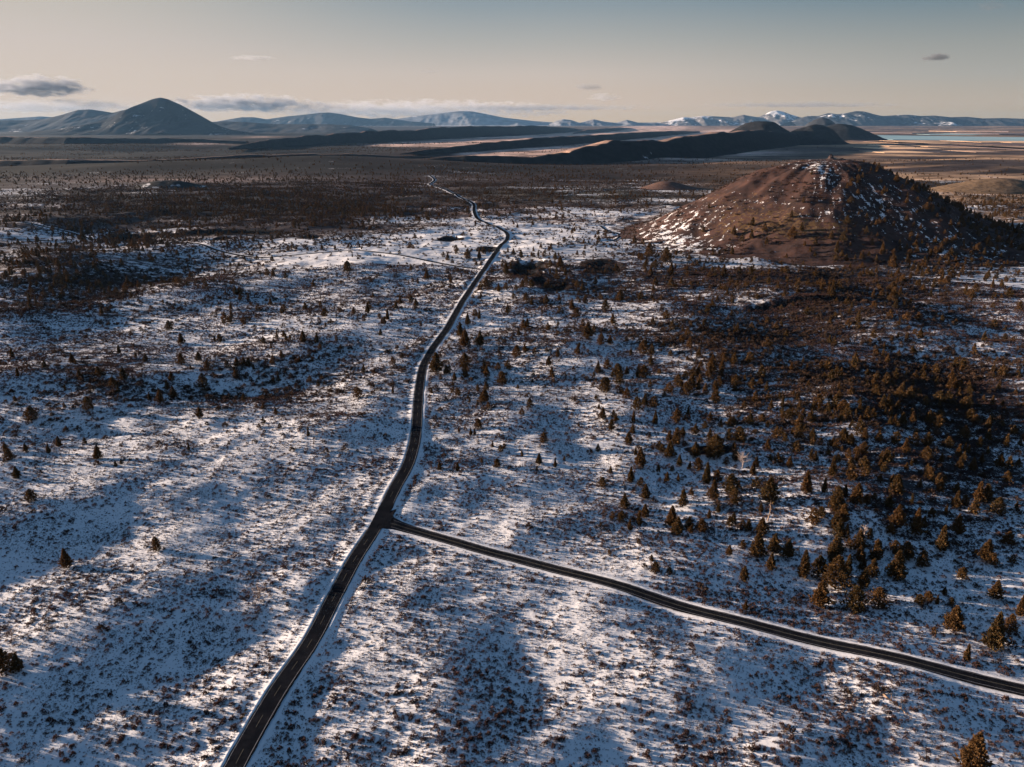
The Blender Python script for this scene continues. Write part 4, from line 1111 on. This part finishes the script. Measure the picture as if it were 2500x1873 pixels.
def cloud(label, px_, py_, rx, ry, K, depth=.5, shade=.78, seed=0, thr=.35):
    D = 53000.0
    dx, dy, dz = ray(px_, py_); t = D/float(dy)
    m, nt = new_mat('cloud_vapour'); b = NB(nt)
    oc = b.n('ShaderNodeTexCoord').outputs['Object']
    sp = b.n('ShaderNodeSeparateXYZ', ins={0: oc})
    z = sp.outputs['Z']
    zz = b.math('MULTIPLY', b.math('MINIMUM', z, 0.0), 1.5)
    zt = b.math('ADD', b.math('MAXIMUM', z, 0.0), zz)
    r2 = b.math('ADD', b.math('ADD', b.math('POWER', b.math('ABSOLUTE', sp.outputs['X']), 2.0), b.math('POWER', b.math('ABSOLUTE', sp.outputs['Y']), 2.0)), b.math('POWER', b.math('ABSOLUTE', zt), 2.0))
    fall = b.math('SUBTRACT', 1.0, r2)
    nn = b.n('ShaderNodeVectorMath', operation='ADD', ins={0: b.scale(oc, (rx/26.0, 1.6, ry/11.0)), 1: (seed*3.1, seed*1.7, seed)}).outputs[0]
    n = b.noise(nn, 1.0, 7, .62)
    d = b.math('SUBTRACT', b.math('ADD', b.math('MULTIPLY', b.math('SUBTRACT', n, .5), 5.0), b.math('MULTIPLY', fall, 1.5)), thr+.25)
    d = b.math('MULTIPLY', b.math('MAXIMUM', b.math('MULTIPLY', d, b.ramp(fall, 0.0, .25)), 0.0), K)
    pv = b.n('ShaderNodeVolumePrincipled', ins={'Density': d}); pv.inputs['Color'].default_value = (shade*.80, shade*.85, shade*.95, 1)
    pv.inputs['Anisotropy'].default_value = 0.0
    o = b.n('ShaderNodeOutputMaterial'); nt.links.new(pv.outputs[0], o.inputs['Volume'])
    bm = bmesh.new(); bmesh.ops.create_icosphere(bm, subdivisions=3, radius=1)
    me = bpy.data.meshes.new('cloud'); bm.to_mesh(me); bm.free(); me.materials.append(m)
    ob = obj('cloud', me); ob.location = (float(dx)*t, D, CH+float(dz)*t); ob.scale = (rx*D/F, max(600, min(4500, rx*D/F*depth)), ry*D/F)
    tag(ob, label, 'cloud', 'clouds low over the horizon')
cloud('thick blue grey cloud at the far left edge', 85, 216, 150, 34, .0017, .5, .80, 1, .30)
cloud('long pale cloud bank low on the left horizon', 130, 262, 280, 22, .00035, .4, .75, 2, .25)
cloud('puffy grey cloud bank right of the left mountain', 590, 257, 210, 30, .0012, .4, .80, 3, .30)
cloud('broad thin cloud veil over the faint volcano', 1010, 272, 420, 30, .00035, .3, .85, 4, .15)
cloud('thin pale sliver of cloud above the left mountain', 615, 142, 60, 8, .0007, .5, .85, 5, .25)
cloud('small torn grey cloud near the middle, upper one', 1435, 213, 42, 12, .0012, .5, .48, 6, .3)
cloud('small pale cloud near the middle, lower one', 1475, 239, 46, 13, .0011, .5, .80, 7, .3)
cloud('lone small grey cloud high at the right', 2283, 141, 42, 12, .0022, .5, .30, 8, .2)
cloud('long thin streak of cloud over the snowy range', 1960, 257, 260, 9, .0004, .3, .42, 9, .15)
cloud('long faint streak of cloud at mid horizon', 1330, 264, 280, 10, .0004, .3, .5, 10, .15)
cloud('faint wisp in the upper right corner', 2420, 16, 38, 16, .0003, .5, .3, 11, .25)
cloud('tiny faint wisp left of the middle', 1052, 175, 28, 7, .0003, .5, .45, 12, .2)

W = bpy.data.worlds.new('World'); SC.world = W; W.use_nodes = True
nt = W.node_tree; nt.nodes.clear(); b = NB(nt)
sky = b.n('ShaderNodeTexSky'); sky.sky_type = 'NISHITA'; sky.sun_disc = False
sky.sun_elevation = SUN_EL; sky.sun_rotation = -(math.pi/2-SUN_AZ)
sky.altitude = 1300; sky.air_density = 1.0; sky.dust_density = 1.0; sky.ozone_density = 1.0
vec = b.n('ShaderNodeTexCoord').outputs['Generated']
sep = b.n('ShaderNodeSeparateXYZ', ins={0: vec})
def sky_ramp(stops):
    rp = b.n('ShaderNodeValToRGB'); el = rp.color_ramp.elements
    rp.color_ramp.interpolation = 'EASE' if False else 'LINEAR'
    while len(el) > 1: el.remove(el[-1])
    el[0].position = (stops[0][0]+.1)/1.1; el[0].color = (*stops[0][1], 1)
    for p, c in stops[1:]:
        k = el.new((p+.1)/1.1); k.color = (*c, 1)
    nt.links.new(height, rp.inputs[0])
    return rp.outputs[0]
height = b.n('ShaderNodeMapRange', ins={0: sep.outputs['Z'], 1: -.1, 2: 1.0, 3: 0.0, 4: 1.0}).outputs[0]
LOW, ZEN = (.10, .09, .085), (.062, .155, .315)
g0 = sky_ramp([(-.1, LOW), (-.02, (.62, .43, .29)), (.0096, (.66, .47, .28)), (.021, (.66, .52, .41)), (.042, (.64, .54, .46)), (.084, (.61, .54, .50)), (.13, (.54, .505, .46)), (.22, (.33, .36, .39)), (.45, (.10, .175, .31)), (1, ZEN)])
g1 = sky_ramp([(-.1, LOW), (-.02, (.60, .41, .27)), (.0096, (.64, .45, .26)), (.021, (.63, .49, .38)), (.0567, (.57, .50, .45)), (.09, (.42, .42, .41)), (.13, (.265, .325, .37)), (.24, (.15, .215, .30)), (.45, (.075, .155, .30)), (1, ZEN)])
g2 = sky_ramp([(-.1, LOW), (-.02, (.46, .33, .21)), (.0096, (.48, .36, .21)), (.021, (.48, .40, .31)), (.05, (.38, .375, .35)), (.08, (.30, .32, .315)), (.13, (.125, .21, .27)), (.24, (.11, .18, .28)), (.45, (.065, .14, .285)), (1, ZEN)])
ax = b.n('ShaderNodeMapRange', ins={0: sep.outputs['X'], 1: -.58, 2: .0, 3: 0.0, 4: 1.0}, interpolation_type='SMOOTHSTEP').outputs[0]
ax2 = b.n('ShaderNodeMapRange', ins={0: sep.outputs['X'], 1: .0, 2: .58, 3: 0.0, 4: 1.0}, interpolation_type='SMOOTHSTEP').outputs[0]
grade = b.mix(ax2, b.mix(ax, g0, g1), g2)
total = b.mix(1.0, b.mix(1.0, grade, (.210, .204, .196), 'MULTIPLY'), b.mix(1.0, sky.outputs[0], (SKY_S*.1, SKY_S*.1, SKY_S*.1), 'MULTIPLY'), 'ADD')
bg = b.n('ShaderNodeBackground', ins={'Strength': 1.0, 'Color': total})
wo = b.n('ShaderNodeOutputWorld'); nt.links.new(bg.outputs[0], wo.inputs[0])

sd = bpy.data.lights.new('sun', 'SUN'); sd.energy = SUN_E; sd.angle = math.radians(.53); sd.color = SUN_C
so = bpy.data.objects.new('sun', sd); COL.objects.link(so)
so.rotation_euler = (-TOSUN).to_track_quat('-Z', 'Y').to_euler(); so.location = (-300, 0, 400)

cam = bpy.data.cameras.new('camera'); cam.sensor_width = 36; cam.lens = F/PW*36; cam.clip_start = 1; cam.clip_end = 200000
co = bpy.data.objects.new('camera', cam); COL.objects.link(co)
co.location = (0, 0, CH); co.rotation_euler = (math.pi/2-PITCH, 0, 0)
SC.camera = co
SC.view_settings.view_transform = 'Standard'; SC.view_settings.look = 'None'
SC.view_settings.exposure = EXPO; SC.view_settings.gamma = 1.0
SC.render.engine = 'CYCLES'
cy = SC.cycles
cy.use_denoising = True; cy.denoiser = 'OPENIMAGEDENOISE'
cy.max_bounces = 4; cy.diffuse_bounces = 2; cy.glossy_bounces = 2; cy.transparent_max_bounces = 8; cy.volume_bounces = 0
SC.render.film_transparent = False
